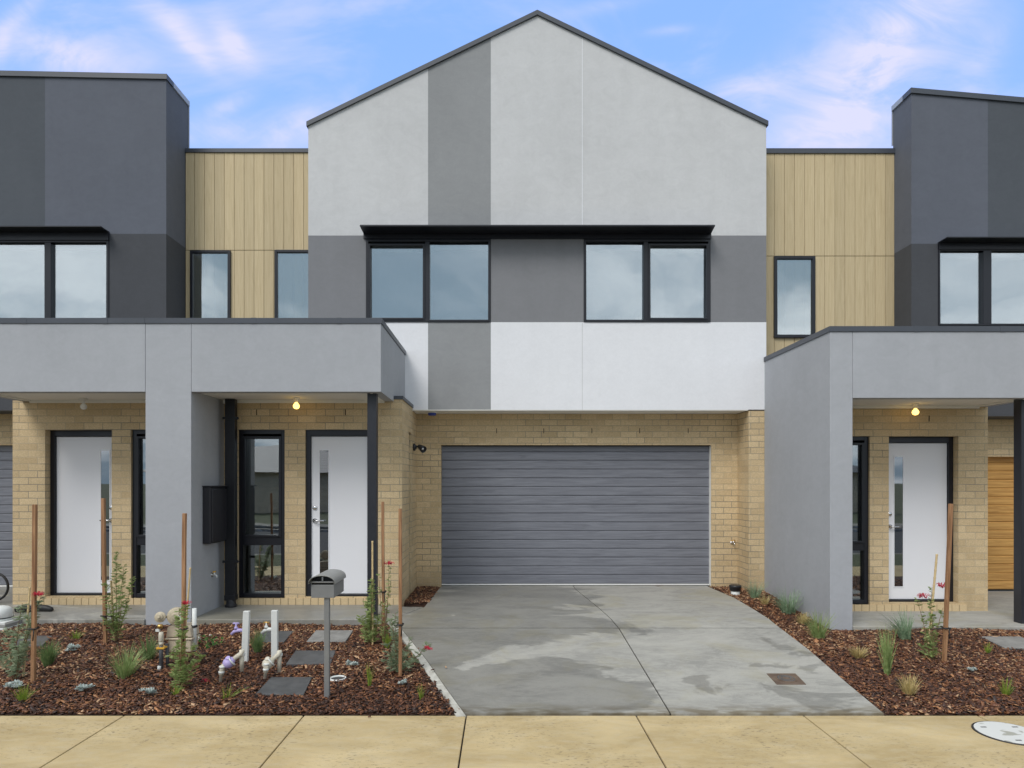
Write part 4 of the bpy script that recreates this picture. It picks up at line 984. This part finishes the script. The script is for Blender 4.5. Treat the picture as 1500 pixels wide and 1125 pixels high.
# gas meter assembly
p = Vector(G(236, 984, z_left)); s = F / p.y; W = lambda a, b, k=0: Vector((X(a, s), p.y + k, Z(b, s)))
o = thing('gas_meter', tuple(p), 'beige gas meter with cream regulator and taped black riser pipes', 'gas meter')
ri = MB().tube([W(236, 985), W(236, 958), W(236, 944)], .018, 'cable_grey', 10).tube([W(241.5, 981, .05), W(241, 962, .05), W(240, 945, .05)], .015, 'cable_grey', 10).tube([W(234, 984, -.01), W(235, 975, -.02)], .016, 'plastic_white', 8)
ri = ri.build('riser_pipe', o)
MB().box(X(231, s), X(242, s), p.y - .025, p.y + .06, Z(950, s), Z(947.5, s), 'plastic_yellow').build('clamp', ri)
MB().lathe(W(236, 945), [(.020, 0), (.020, .03)], 'plastic_cream', 12).lathe(W(236, 930.5), [(.019, -.06), (.022, -.05), (.022, 0), (.018, .03)], 'plastic_cream', 12).box(X(228.5, s), X(234, s), p.y - .01, p.y + .01, Z(925, s), Z(921.5, s), 'plastic_white').build('isolation_valve', o)
MB().lathe(W(234.5, 920, .0), [(.023, 0), (.026, .02), (.02, .035)], 'brass', 14).build('union_nut', o)
MB().lathe(W(233, 905.5, .04), [(.02, 0), (.044, .01), (.050, .02), (.050, .032), (.044, .036), (.034, .042), (.032, .054), (.018, .058), (.016, .075)], 'regulator_cream', 14, (.1, -1, .25), False).build('small_regulator', o)
MB().lathe(W(253, 905, .09), [(.05, 0), (.074, .012), (.080, .022), (.084, .024), (.084, .04), (.078, .042), (.070, .05), (.058, .054), (.056, .062), (.036, .066), (.034, .09), (.026, .094)], 'regulator_cream', 24, (.25, -1, .1), False).tube([W(240, 905, .05), W(248, 905, .05)], .014, 'plastic_cream', 10).build('regulator', o)
MB().tube([W(262, 902, -.01), W(268, 907, -.02), W(272, 915, -.01)], .009, 'plastic_white', 8).build('vent_tube', o)
mb_ = MB(); x0, x1 = X(238, s), X(276, s); yf, yk = p.y + .06, p.y + .22
mb_.prism([(x0 + .01, yf, Z(922, s)), (x0 + .035, yf, Z(919, s)), (x1 - .035, yf, Z(919, s)), (x1 - .01, yf, Z(922, s)), (x1, yf, Z(936, s)), (x0, yf, Z(936, s))], (0, yk - yf, 0), 'meter_beige')
mb_.box(x0 - .008, x1 + .008, yf - .008, yk + .008, Z(940, s), Z(937, s), 'meter_beige'); mb_.box(x0 + .015, x1 - .01, yf + .004, yk - .01, Z(958, s), Z(940.5, s), 'meter_beige'); mbo = mb_.build('meter_case', o, bevel=.008)
MB().box(X(256, s), X(266, s), yf - .004, yf - .001, Z(935, s), Z(929, s), 'plastic_black').box(X(257, s), X(262, s), yf - .006, yf - .0045, Z(934, s), Z(931, s), 'plastic_white').build('dial_window', mbo)
MB().lathe(W(245, 919, .12), [(.03, 0), (.03, .018), (.022, .03)], 'plastic_black', 14).build('inlet_collar', o)
MB().tube([W(275.5, 958, .12), W(275.5, 925, .12), W(275.5, 895, .12)], .02, 'plastic_white', 12).lathe(W(275.5, 923, .12), [(.028, 0), (.028, .02)], 'plastic_black', 14).build('outlet_pipe', o)
MB().box(X(227.5, s), X(230, s), p.y, p.y + .004, Z(937, s), Z(930, s), 'rust_iron').build('warning_tag', ri)

# covers
q = [G(a, b, z_drive) for a, b in [(1138, 1003), (1181, 1003), (1165, 987), (1123, 987)]]
c = sum((Vector(v) for v in q), Vector()) / 4
o = thing('drain_cover', tuple(c), 'rusty square drain cover with a round lid set in the driveway', 'drain cover')
MB().prism([(v[0], v[1], v[2] + .004) for v in q], (0, 0, -.02), 'rust_iron').build('frame', o)
dl = MB(); nrm = Vector((0, -.06, 1)).normalized(); dl.lathe(c + Vector((0, 0, .002)), [(.088, 0), (.088, .006)], 'rust_iron', 28, nrm)
for r_ in (.072, .045): dl.lathe(c + Vector((0, 0, .008)), [(r_, 0), (r_, .003), (r_ - .010, .003), (r_ - .010, 0)], 'bluestone', 28, nrm)
dl.build('lid', o)
p = (3.635, F * H / (1074.5 - VY), 0); o = thing('manhole_cover', p, 'round white manhole cover with black ring in the footpath', 'manhole cover')
MB().lathe(p, [(.222, 0), (.222, .006), (.207, .006)], 'plastic_black', 48).build('ring', o)
MB().lathe(p, [(.208, .0005), (.208, .009)], 'cover_white', 48).build('lid', o)
nt = MB()
for an in (40, 140, 250): nt.box(p[0] + .15 * math.cos(R(an)) - .02, p[0] + .15 * math.cos(R(an)) + .02, p[1] + .15 * math.sin(R(an)) - .006, p[1] + .15 * math.sin(R(an)) + .006, .0092, .0105, 'plastic_black')
nt.build('key_slot', o)
# paving blocks and a covered tub at the left edge, coil of hose on the neighbour's drive
p = G(-4, 925, z_left); o = thing('carton_stack', p, 'white paint tub on flat cartons at the far left of the bark bed', 'stacked cartons')
x1 = X(8, F / p[1]); 
MB().box(x1 - .42, x1, p[1], p[1] + .3, p[2], p[2] + .035, 'plastic_white').box(x1 - .40, x1 - .008, p[1] + .005, p[1] + .29, p[2] + .036, p[2] + .07, 'interior_wall').box(x1 - .41, x1 - .012, p[1] + .008, p[1] + .29, p[2] + .071, p[2] + .10, 'plastic_white').build('carton', o, bevel=.004)
MB().lathe((x1 - .17, p[1] + .15, p[2] + .10), [(.11, 0), (.115, .02), (.11, .03), (.12, .035), (.11, .12), (.08, .15), (.03, .165), (.001, .166)], 'plastic_white', 26).lathe((x1 - .17, p[1] + .15, p[2] + .125), [(.118, 0), (.122, .008), (.118, .016)], 'plastic_black', 26).build('tub', o)
hx, hy = X(-6, 108), F / 108; o = thing('bicycle', (hx - .3, hy, ZS), 'bicycle wheel edge showing on the concrete at the far left', 'bicycle')
def hoop(c, r, rr, m, n=30):
    return MB().tube([(c[0] + r * math.cos(2 * math.pi * k / n), c[1], c[2] + r * math.sin(2 * math.pi * k / n)) for k in range(n + 1)], rr, m, 8, cap=False)
for wx in (hx - .02, hx - 1.02):
    wh = hoop((wx, hy, ZS + .20), .185, .016, 'rubber_black').build('wheel', o)
    sp = MB().tube([(wx, hy - .03, ZS + .2), (wx, hy + .03, ZS + .2)], .018, 'chrome', 10)
    for k in range(12): sp.tube([(wx, hy, ZS + .2), (wx + .18 * math.cos(k * .5236), hy, ZS + .2 + .18 * math.sin(k * .5236))], .0015, 'chrome', 4)
    sp.build('spokes', wh)
MB().tube([(hx - .02, hy, ZS + .2), (hx - .16, hy, ZS + .62), (hx - .62, hy, ZS + .58), (hx - .55, hy, ZS + .24), (hx - .18, hy, ZS + .55)], .016, 'plastic_black', 8).tube([(hx - 1.02, hy, ZS + .2), (hx - .55, hy, ZS + .24)], .012, 'plastic_black', 8).tube([(hx - .62, hy, ZS + .58), (hx - 1.02, hy, ZS + .2)], .010, 'plastic_black', 8).build('frame', o)
MB().tube([(hx - .16, hy, ZS + .62), (hx - .18, hy, ZS + .74), (hx - .12, hy - .2, ZS + .76)], .011, 'plastic_black', 8).tube([(hx - .18, hy, ZS + .74), (hx - .12, hy + .2, ZS + .76)], .011, 'plastic_black', 8).build('handlebar', o)
MB().lathe((hx - .66, hy, ZS + .68), [(.02, -.08), (.05, 0), (.045, .03), (.001, .035)], 'plastic_black', 14).build('saddle', o)
s = 118; p = (X(52, s), F / s, ZS + .004)
o = thing('shoe_pair', p, 'dark rubber work boots lying on the porch slab at the left door', 'boots')
for k, (ddx, an) in enumerate(((-.12, .3), (.05, -.1))):
    c = Vector((p[0] + ddx, p[1] + .05 * k, p[2])); d = Vector((math.cos(an), math.sin(an), 0))
    MB().tube([c - d * .11 + Vector((0, 0, .035)), c - d * .05 + Vector((0, 0, .045)), c + d * .05 + Vector((0, 0, .04)), c + d * .12 + Vector((0, 0, .028)), c + d * .145 + Vector((0, 0, .022))], [.03, .045, .04, .03, .012], 'rubber_black', 12).build('boot', o)

# ================================================================== STAKES AND PLANTS
def stake(base, top, w_px, label, zf=z_left, tie=None, m='stake_wood', name='timber_stake', cat='stake', grp='timber stakes by the young shrubs'):
    p = Vector(G(*base, zf)); s = F / p.y; tp = Vector((X(top[0], s), p.y + .02, Z(top[1], s))); r = w_px / s / 2
    o = thing(name, tuple(p), label, cat, grp); d = tp - p
    n = 6; path = [p - Vector((0, 0, .12))] + [p + d * (k / n) + Vector((rnd.uniform(-.002, .002), 0, 0)) for k in range(n + 1)]
    if m == 'bamboo':
        pth = []; rr = []
        for k in range(13):
            q_ = p + d * (k / 12) - Vector((0, 0, .02)); pth += [q_, q_ + d * .012, q_ + d * .02]; rr += [r, r * 1.18, r * .97]
        MB().tube(pth, rr, m, 8).build('cane', o)
    else: MB().tube(path, r * 1.2, m, 4, smooth=False, sq=True).build('stake_shaft', o, bevel=.003)
    if tie:
        z_ = Z(tie[1], s); f = (z_ - p.z) / (tp.z - p.z); c = p + d * f; q_ = Vector((X(tie[0], s), p.y - .01, z_ - .01))
        tm = MB().tube([c + Vector((r * 1.4, -r * 1.5, .0)), c + Vector((-r * 1.4, -r * 1.5, .003)), c + Vector((-r * 1.4, r * 1.5, .005)), c + Vector((r * 1.4, r * 1.5, .003)), c + Vector((r * 1.4, -r * 1.5, .0))], .007, 'tie_black', 6)
        tm.tube([c + Vector((0, -r * 1.4, 0)), lerp(c, q_, .5) + Vector((0, -.02, .006)), q_], .005, 'tie_black', 6).tube([c + Vector((r, -r * 1.5, 0)), c + Vector((r * .9, -r * 1.7, -.06)), c + Vector((r * .6, -r * 1.6, -.10))], .005, 'tie_black', 6)
        tm.build('tie', o)
    return p
stake((49, 1002), (49, 739), 6, 'timber stake at the far left, before the brick beside the leftmost door', tie=(33, 921))
stake((154.5, 945), (149.5, 730), 5.4, 'timber stake in front of the strip window of the leftmost white door', tie=(166, 902))
stake((268, 1006), (268.5, 752), 6, 'timber stake in front of the gas meter and blade wall', tie=(277, 922))
stake((562.5, 950), (560, 735), 4.8, 'timber stake right of the black porch post, farther of the pair near the driveway', tie=(547, 867))
stake((586.5, 993), (586, 745), 5.6, 'timber stake nearest the driveway left edge', tie=(580, 915))
stake((1383, 973), (1395, 738), 5.6, 'leaning timber stake in the right-hand bed by the right front door', z_right, tie=(1362, 920))
BG = 'bamboo canes beside the stakes'
for b_, t_, l_ in [((34, 994), (41, 860), 'bamboo cane in the feathery shrub at the far left'), ((168, 942), (161, 850), 'bamboo cane through the tall shrub beside the leftmost door'), ((265, 1000), (277, 832), 'bamboo cane crossing behind the stake at the gas meter'),
               ((546, 948), (545, 793), 'bamboo cane in front of the black porch post')]:
    stake(b_, t_, 2.7, l_, m='bamboo', name='bamboo_cane', cat='cane', grp=BG)
stake((1360, 946), (1374, 812), 3.0, 'bamboo cane beside the leaning stake at the right door', z_right, m='bamboo', name='bamboo_cane', cat='cane', grp=BG)

def tuft(px, py, hpx, wpx, m, label, zf=z_left, n=90, grp=None, cat='grass', name='grass_tuft', bend=.5, wid=.0040, lean=0):
    n = int(n * 1.25); hpx *= 1.1; wpx *= 1.12
    p = Vector(G(px, py, zf)); s = F / p.y; h = hpx / s; w_ = wpx / s / 2
    mb = MB(); rr = random.Random(int(px * 7 + py))
    for k in range(n):
        an = rr.uniform(0, 2 * math.pi); sp = rr.random() ** .7; bl = h * rr.uniform(.55, 1.12)
        dr = Vector((math.cos(an) + lean, math.sin(an) * .8, 0)) * w_ * sp; base = p + Vector((math.cos(an), math.sin(an), 0)) * w_ * .22 * rr.random() - Vector((0, 0, .01))
        pts = []; nseg = 5; sd = Vector((-math.sin(an + .6), math.cos(an + .6), 0))
        if abs(sd.x) < .35: sd.x = .6; sd.normalize()
        droop = bend * sp * rr.uniform(.2, 1.0)
        for j in range(nseg + 1):
            f = j / nseg; q_ = base + dr * (f ** 1.4) + Vector((0, 0, bl * (f - droop * f ** 3 * .7))); wd = wid * (1 - f * .85) * rr.uniform(.9, 1.1)
            pts.append((q_ - sd * wd, q_ + sd * wd))
        for j in range(nseg): mb.face([pts[j][0], pts[j][1], pts[j + 1][1], pts[j + 1][0]], m)
    o = mb.build(name, loc=tuple(p), recalc=False); return tag(o, label, cat, grp)
TG = 'grass tufts planted in the bark'
tuft(183, 995, 48, 62, 'blade_green', 'large bright green grass tuft left of the gas meter pipes', n=150, grp=TG, bend=.6)
tuft(217, 970, 40, 44, 'blade_dark', 'green grass tuft directly against the left of the gas meter', n=120, grp=TG)
tuft(70, 976, 36, 36, 'blade_dark', 'dense dark green tuft right of the leftmost stake', n=170, grp=TG, bend=.2)
tuft(377, 957, 34, 30, 'blade_dark', 'green tuft between the two white posts', n=130, grp=TG, bend=.25)
tuft(33, 1030, 30, 36, 'blade_lime', 'small lime green tuft near the footpath at the far left', n=40, grp=TG)
tuft(110, 938, 16, 28, 'blade_lime', 'tiny thin green sprouts near the left porch slab', n=28, grp=TG)
tuft(541, 1008, 34, 14, 'blade_lime', 'small upright lime shoots right of the white rimmed lid', n=22, grp=TG, bend=.15)
tuft(617, 1027, 26, 14, 'blade_lime', 'small lime shoots closest to the driveway corner', n=18, grp=TG, bend=.2)
tuft(332, 1026, 24, 40, 'blade_lime', 'loose leaning green shoots in front of the lilac valve', n=26, grp=TG, lean=.7)
tuft(257, 1021, 20, 20, 'blade_lime', 'small lime shoots at the foot of the gas meter stake', n=26, grp=TG)
tuft(1155, 900, 40, 64, 'blade_blue', 'blue green fountain grass against the right grey wall', z_right, 150, TG, bend=.7)
tuft(1199, 938, 42, 52, 'blade_green', 'upright green grass near the front corner of the right grey wall', z_right, 140, TG)
tuft(1327, 939, 46, 56, 'blade_blue', 'blue green fountain grass before the right porch slab', z_right, 130, TG, bend=.7, lean=-.5)
tuft(1300, 990, 64, 26, 'blade_green', 'tall narrow green grass in the middle of the right bed', z_right, 130, TG, bend=.15)
tuft(1106, 879, 30, 40, 'blade_blue', 'blue green grass at the foot of the right brick pier', z_right, 90, TG)
tuft(1121, 888, 17, 22, 'blade_straw', 'small straw coloured tuft by the right brick pier', z_right, 80, TG, bend=.3)
tuft(1176, 916, 18, 26, 'blade_straw', 'straw coloured tuft between two green grasses along the right wall', z_right, 110, TG, bend=.3)
tuft(1258, 965, 18, 32, 'blade_straw', 'low rounded straw tuft near the centre of the right bed', z_right, 150, TG, bend=.3)
tuft(1332, 1021, 30, 36, 'blade_straw', 'bristly straw tuft closest to the footpath in the right bed', z_right, 120, TG, bend=.15)
tuft(1447, 960, 18, 14, 'blade_lime', 'small lime tuft beside the pale stepping stone', z_right, 30, TG)
tuft(1474, 1022, 28, 22, 'blade_lime', 'small lime tuft near the white manhole cover', z_right, 45, TG, bend=.25)
tuft(567, 952, 26, 18, 'blade_lime', 'yellow green tuft at the foot of the farther driveway stake', z_left, 60, TG, bend=.2)

def rosette(px, py, wpx, label, zf=z_left, m='leaf_silver'):
    p = Vector(G(px, py, zf)) + Vector((0, 0, .022)); s = F / p.y; w_ = wpx / s / 2 * 1.15; mb = MB(); rr = random.Random(int(px + 3 * py))
    for k in range(9):
        c = p + Vector((rr.uniform(-.7, .7) * w_, rr.uniform(-.4, .4) * w_, rr.uniform(.05, .55) * w_))
        for j in range(20):
            an = rr.uniform(0, 2 * math.pi); el = rr.uniform(.15, 1.3); l_ = w_ * rr.uniform(.35, .55)
            d = Vector((math.cos(an) * math.cos(el), math.sin(an) * math.cos(el), math.sin(el))); sd = Vector((-math.sin(an), math.cos(an), 0)) * l_ * .22
            mb.face([c, c + d * l_ * .6 + sd, c + d * l_, c + d * l_ * .6 - sd], m)
    tag(mb.build('silver_groundcover', loc=tuple(p), recalc=False), label, 'ground plant', 'small silver plants in the bark')
for a in [(215, 1022, 23, 'silver plant in the open bark between the far left and the gas meter stake'), (123, 1017, 22, 'silver plant left of centre, in front of the leftmost door'), (108, 957, 20, 'silver plant beyond the dense dark tuft'),
          (588, 1006, 15, 'round silver plant at the foot of the stake nearest the driveway'), (516, 980, 18, 'silver plant right of the letterbox post'), (20, 1012, 24, 'silver plant at the far left behind the lime tuft')]: rosette(*a)
rosette(1424, 988, 15, 'silver plant in the right-hand bed', z_right)

def spider_flower(mb, c, r, rr):
    for k in range(34):
        an = rr.uniform(0, 2 * math.pi); el = rr.uniform(-.9, 1.3); d = Vector((math.cos(an) * math.cos(el), math.sin(an) * math.cos(el), math.sin(el)))
        q_ = c + Vector((rr.uniform(-.5, .5) * r, 0, 0)); mb.tube([q_, q_ + d * r * .6, q_ + d * r * .75 + Vector((0, 0, -r * .35 * (1 if el > 0 else -1)))], [.0022, .0022, .0026], 'flower_red', 3)
def shrub(px, py, stems, m, label, zf=z_left, flowers=(), leaf=.05, dens=1.0, side=0, name='grevillea_shrub'):
    """stems: list of tip pixel positions with a leaf spread in px"""
    p = Vector(G(px, py, zf)); s = F / p.y; rr = random.Random(int(px * 3 + py * 11))
    o = thing(name, tuple(p), label, 'shrub', 'young shrubs tied to stakes'); st = MB(); lf = MB()
    for tx, ty, spread in stems:
        tip = Vector((X(tx, s), p.y + rr.uniform(-.10, .10), Z(ty, s))); mid = lerp(p, tip, .5) + Vector((rr.uniform(-.04, .04), rr.uniform(-.05, .05), .03))
        path = [p * (1 - f) ** 2 + mid * 2 * f * (1 - f) + tip * f ** 2 for f in [k / 8 for k in range(9)]]
        st.tube(path, [.005 * (1 - .7 * k / 8) for k in range(9)], 'stem_brown', 5)
        ln = (tip - p).length; n = int(ln / .011 * dens)
        for k in range(n):
            f = rr.uniform(.12, 1.0); q_ = p * (1 - f) ** 2 + mid * 2 * f * (1 - f) + tip * f ** 2
            an = rr.uniform(0, 2 * math.pi); el = rr.uniform(-.2, 1.0); d = Vector((math.cos(an) * math.cos(el), math.sin(an) * math.cos(el) * .7, math.sin(el))).normalized()
            L_ = spread / s * rr.uniform(.35, 1.0) * (1.15 - .5 * f); npair = 5; sd = d.cross(Vector((0, 0, 1))).normalized()
            for j in range(1, npair + 1):
                b_ = q_ + d * L_ * j / npair; nl = leaf * (1.1 - .12 * j) * rr.uniform(.8, 1.1)
                for sg in (-1, 1):
                    e_ = b_ + (d * .75 + sd * sg * .8 + Vector((0, 0, rr.uniform(-.15, .15)))) * nl * .8; wv = Vector((0, 0, .0028)) + sd * .0016
                    lf.face([b_ - wv, b_ + wv, e_ + wv * .4, e_ - wv * .4], m)
            wv = Vector((0, 0, .0015)); lf.face([q_ - wv, q_ + wv, q_ + d * L_ + wv, q_ + d * L_ - wv], m)
    st.build('stem', o); lf.build('foliage', o, recalc=False)
    for fx_, fy_, r_ in flowers:
        fm2 = MB(); spider_flower(fm2, Vector((X(fx_, s), p.y - .04, Z(fy_, s))), r_ / s, rr); fm2.build('flower', o, recalc=False)
shrub(22, 1000, [(5, 925, 14), (45, 905, 16), (28, 885, 12), (60, 870, 7), (-8, 950, 16), (38, 945, 16), (12, 965, 14), (50, 900, 8)], 'leaf_grey', 'sprawling grey green shrub with red flower at the far left', flowers=[(62, 869, 8)], dens=.9)
shrub(170, 943, [(166, 812, 10), (180, 862, 16), (160, 850, 14), (186, 850, 8), (172, 890, 14), (163, 905, 12), (176, 830, 9)], 'leaf_grevillea', 'tall slender shrub in front of the brick pier beside the leftmost door', dens=.8, leaf=.04)
shrub(264, 1012, [(262, 930, 12), (250, 950, 15), (283, 948, 16), (275, 885, 7), (258, 892, 6), (255, 985, 14), (275, 980, 12), (290, 960, 10)], 'leaf_grevillea', 'green shrub with red flower around the stake at the gas meter', flowers=[(276, 882, 7)], dens=.85)
shrub(543, 947, [(538, 882, 16), (548, 865, 8), (555, 905, 12), (532, 900, 14), (545, 850, 7), (540, 920, 14), (552, 925, 12)], 'leaf_grevillea', 'feathery green shrub at the foot of the black porch post', dens=1.1)
shrub(582, 988, [(565, 940, 12), (602, 935, 14), (560, 965, 13), (610, 968, 13), (574, 905, 9), (628, 946, 8), (577, 900, 8), (572, 950, 14), (596, 960, 14)], 'leaf_grey', 'spreading shrub with pink flower leaning over the driveway edge', flowers=[(628, 948, 7)], dens=.9)
shrub(562, 952, [(563, 880, 5), (570, 822, 5), (556, 840, 5), (574, 850, 4)], 'leaf_grevillea', 'thin shrub with red flower climbing the farther driveway stake', flowers=[(571, 824, 7)], dens=.45, leaf=.03)
shrub(1362, 968, [(1358, 930, 11), (1374, 862, 8), (1352, 880, 7), (1370, 935, 9), (1366, 900, 8), (1380, 890, 8), (1357, 950, 14), (1372, 955, 10)], 'leaf_grevillea', 'shrub with two red flowers beside the leaning stake at the right', z_right, flowers=[(1374, 857, 9), (1349, 872, 8)], dens=.7, leaf=.035)
# broad-leaved plant near the gas meter
p = Vector(G(303, 950, z_left)); s = F / p.y; rr = random.Random(5); lf = MB()
for k in range(70):
    c = p + Vector((rr.uniform(-.12, .14), rr.uniform(-.08, .08), rr.uniform(.01, .12))); an = rr.uniform(0, 6.28); d = Vector((math.cos(an), math.sin(an), rr.uniform(-.1, .7))).normalized() * .045; sd = Vector((-math.sin(an), math.cos(an), .2)) * .013
    lf.face([c, c + d * .5 + sd, c + d, c + d * .5 - sd], 'leaf_glossy')
o = thing('flowering_plant', tuple(p), 'low glossy green plant with white blooms right of the gas meter', 'plant'); lf.build('foliage', o, recalc=False)
fl = MB()
for k in range(5):
    c = p + Vector((rr.uniform(-.1, .1), rr.uniform(-.08, .02), rr.uniform(.10, .15)))
    for j in range(5): an = j * 1.256; fl.face([c, c + Vector((math.cos(an) * .012, math.sin(an) * .012, .006)), c + Vector((math.cos(an + .6) * .016, math.sin(an + .6) * .016, .0)), c + Vector((math.cos(an + 1.1) * .01, math.sin(an + 1.1) * .01, .004))], 'trim_white')
fl.build('flower', o, recalc=False)
p = Vector(G(300, 1001, z_left)); fm2 = MB(); spider_flower(fm2, p + Vector((0, 0, .02)), .04, rr); tag(fm2.build('fallen_flower', loc=tuple(p), recalc=False), 'red flower lying on the bark left of the lilac valve', 'flower')

# ================================================================== BARK MULCH (one mesh of many chips)
_pr = random.Random(3)
def clear(x, y):
    m = _pr.gauss(.010, .012)
    if (x - G(495, 996.5, z_left)[0]) ** 2 + (y - G(495, 996.5, z_left)[1]) ** 2 < .0065: return False
    for q in PAVE:
        ins = True
        for k in range(4):
            (ax_, ay_), (bx_, by_) = q[k], q[(k + 1) % 4]; l_ = math.hypot(bx_ - ax_, by_ - ay_)
            if ((bx_ - ax_) * (y - ay_) - (by_ - ay_) * (x - ax_)) / l_ < -m: ins = False; break
        if ins: return False
    return True
def inside_left(x, y): return x < drive_left(y) - .07 and y < Y1 - .03 and clear(x, y)
def bark_chips(name, n, xr, yr, inside, zf, seed, label):
    rg = np.random.default_rng(seed); pts = []
    xs_ = rg.uniform(xr[0], xr[1], n * 2); ys_ = rg.uniform(yr[0], yr[1], n * 2)
    sel = [i for i in range(n * 2) if inside(xs_[i], ys_[i])][:n]; xs_, ys_ = xs_[sel], ys_[sel]; n = len(sel)
    zs_ = np.array([zf(a, b) for a, b in zip(xs_, ys_)])
    L_ = rg.gamma(4, .0043, n).clip(.006, .055) ; W_ = L_ * rg.uniform(.25, .55, n); T_ = rg.uniform(.0015, .004, n)
    yaw = rg.uniform(0, 2 * np.pi, n); pit = rg.normal(0, .30, n); rol = rg.normal(0, .35, n)
    cy, sy, cp_, sp_, cr, sr = np.cos(yaw), np.sin(yaw), np.cos(pit), np.sin(pit), np.cos(rol), np.sin(rol)
    ex = np.stack([cy * cp_, sy * cp_, sp_], 1); ez0 = np.stack([-cy * sp_, -sy * sp_, cp_], 1); ey0 = np.stack([-sy, cy, 0 * cy], 1)
    ey = ey0 * cr[:, None] + ez0 * sr[:, None]; ez = -ey0 * sr[:, None] + ez0 * cr[:, None]
    C = np.stack([xs_, ys_, zs_ + .004 + rg.uniform(0, .022, n)], 1)
    cs = [(-1, -.7, -1), (1, -.35, -1), (.8, .6, -1), (-.8, 1, -1), (-1, -.7, 1), (1, -.35, 1), (.8, .6, 1), (-.8, 1, 1)]
    V = np.zeros((n, 8, 3))
    for k, (a, b, c) in enumerate(cs): V[:, k] = C + ex * (a * L_[:, None]) * rg.uniform(.75, 1.1, (n, 1)) + ey * (b * W_[:, None]) + ez * (c * T_[:, None])
    fq = np.array([(0, 3, 2, 1), (4, 5, 6, 7), (0, 1, 5, 4), (1, 2, 6, 5), (2, 3, 7, 6), (3, 0, 4, 7)])
    Fq = (fq[None] + (np.arange(n) * 8)[:, None, None]).reshape(-1, 4)
    me = bpy.data.meshes.new(name); me.vertices.add(n * 8); me.vertices.foreach_set('co', V.reshape(-1))
    me.loops.add(Fq.size); me.loops.foreach_set('vertex_index', Fq.reshape(-1).astype(np.int32))
    me.polygons.add(len(Fq)); me.polygons.foreach_set('loop_start', np.arange(0, Fq.size, 4, dtype=np.int32)); me.polygons.foreach_set('loop_total', np.full(len(Fq), 4, dtype=np.int32))
    me.update(); me.validate()
    ca = me.color_attributes.new('tint', 'FLOAT_COLOR', 'POINT')
    dry = ((ys_ - Y0) / (Y1 - Y0)).clip(0, 1) * .16 + .10 * np.sin(xs_ * 2.1 + 1.0) * np.sin(ys_ * 2.9)
    f = (rg.random(n) + dry - .04).clip(0, .999); pal = np.array([(.035, .016, .011), (.075, .029, .016), (.135, .052, .025), (.23, .095, .040), (.36, .17, .075), (.48, .30, .17)])
    idx = np.searchsorted([.20, .48, .74, .90, .97], f); cc = pal[idx] * rg.uniform(.8, 1.25, (n, 1))
    cc4 = np.concatenate([np.repeat(cc, 8, 0), np.ones((n * 8, 1))], 1); ca.data.foreach_set('color', cc4.reshape(-1))
    me.materials.append(MATS['bark']); o = bpy.data.objects.new(name, me); col.objects.link(o); o['kind'] = 'stuff'; tag(o, label, 'mulch'); return o
bark_chips('bark_mulch', 62000, (-6.3, .1), (Y0 + .014, Y1 - .03), inside_left, z_soil, 1, 'red brown bark chips filling the left garden bed')
def inside_right(x, y):
    if x < drive_right(y) + .03: return False
    return (y < Y1 - .03 or (x < XPR0 - .02 and y < Y2 + .4)) and clear(x, y)
bark_chips('bark_mulch', 58000, (2.9, 7.2), (Y0 + .014, Y2 + .4), inside_right, z_soil, 2, 'red brown bark chips filling the right garden bed')
def inside_corner(x, y):
    (ax_, ay_), (bx_, by_) = (corner_poly[3], corner_poly[2]); xr = lerp(ax_, bx_, (y - ay_) / (by_ - ay_)); return -1.30 < x < xr - .02
bark_chips('bark_mulch', 2400, (-1.31, -.8), (YE + .145, Y3 - .02), inside_corner, lambda x, y: .168, 3, 'patch of bark chips in the corner beside the garage door')

def spill(x, y):
    dd = (x - drive_left(y)) if y > Y0 else 9
    if y < Y0: return _pr.random() < math.exp(-(Y0 - y) / .022) * .5 and not (drive_left(Y0 + .01) - .1 < x < drive_right(Y0 + .01) + .1)
    return (-.10 < dd < .3 and _pr.random() < math.exp(-max(0, dd) / .07) * .35) or (0 < drive_right(y) - x < .3 and _pr.random() < math.exp(-(drive_right(y) - x) / .05) * .14)
bark_chips('bark_mulch', 420, (-5.5, 6.5), (Y0 - .15, Y1 - .05), spill, lambda x, y: -.004 if y < Y0 else z_drive(y) - .006, 4, 'loose bark chips scattered on the concrete edges')
for ob in bpy.data.objects:
    if '_o' in ob: del ob['_o']
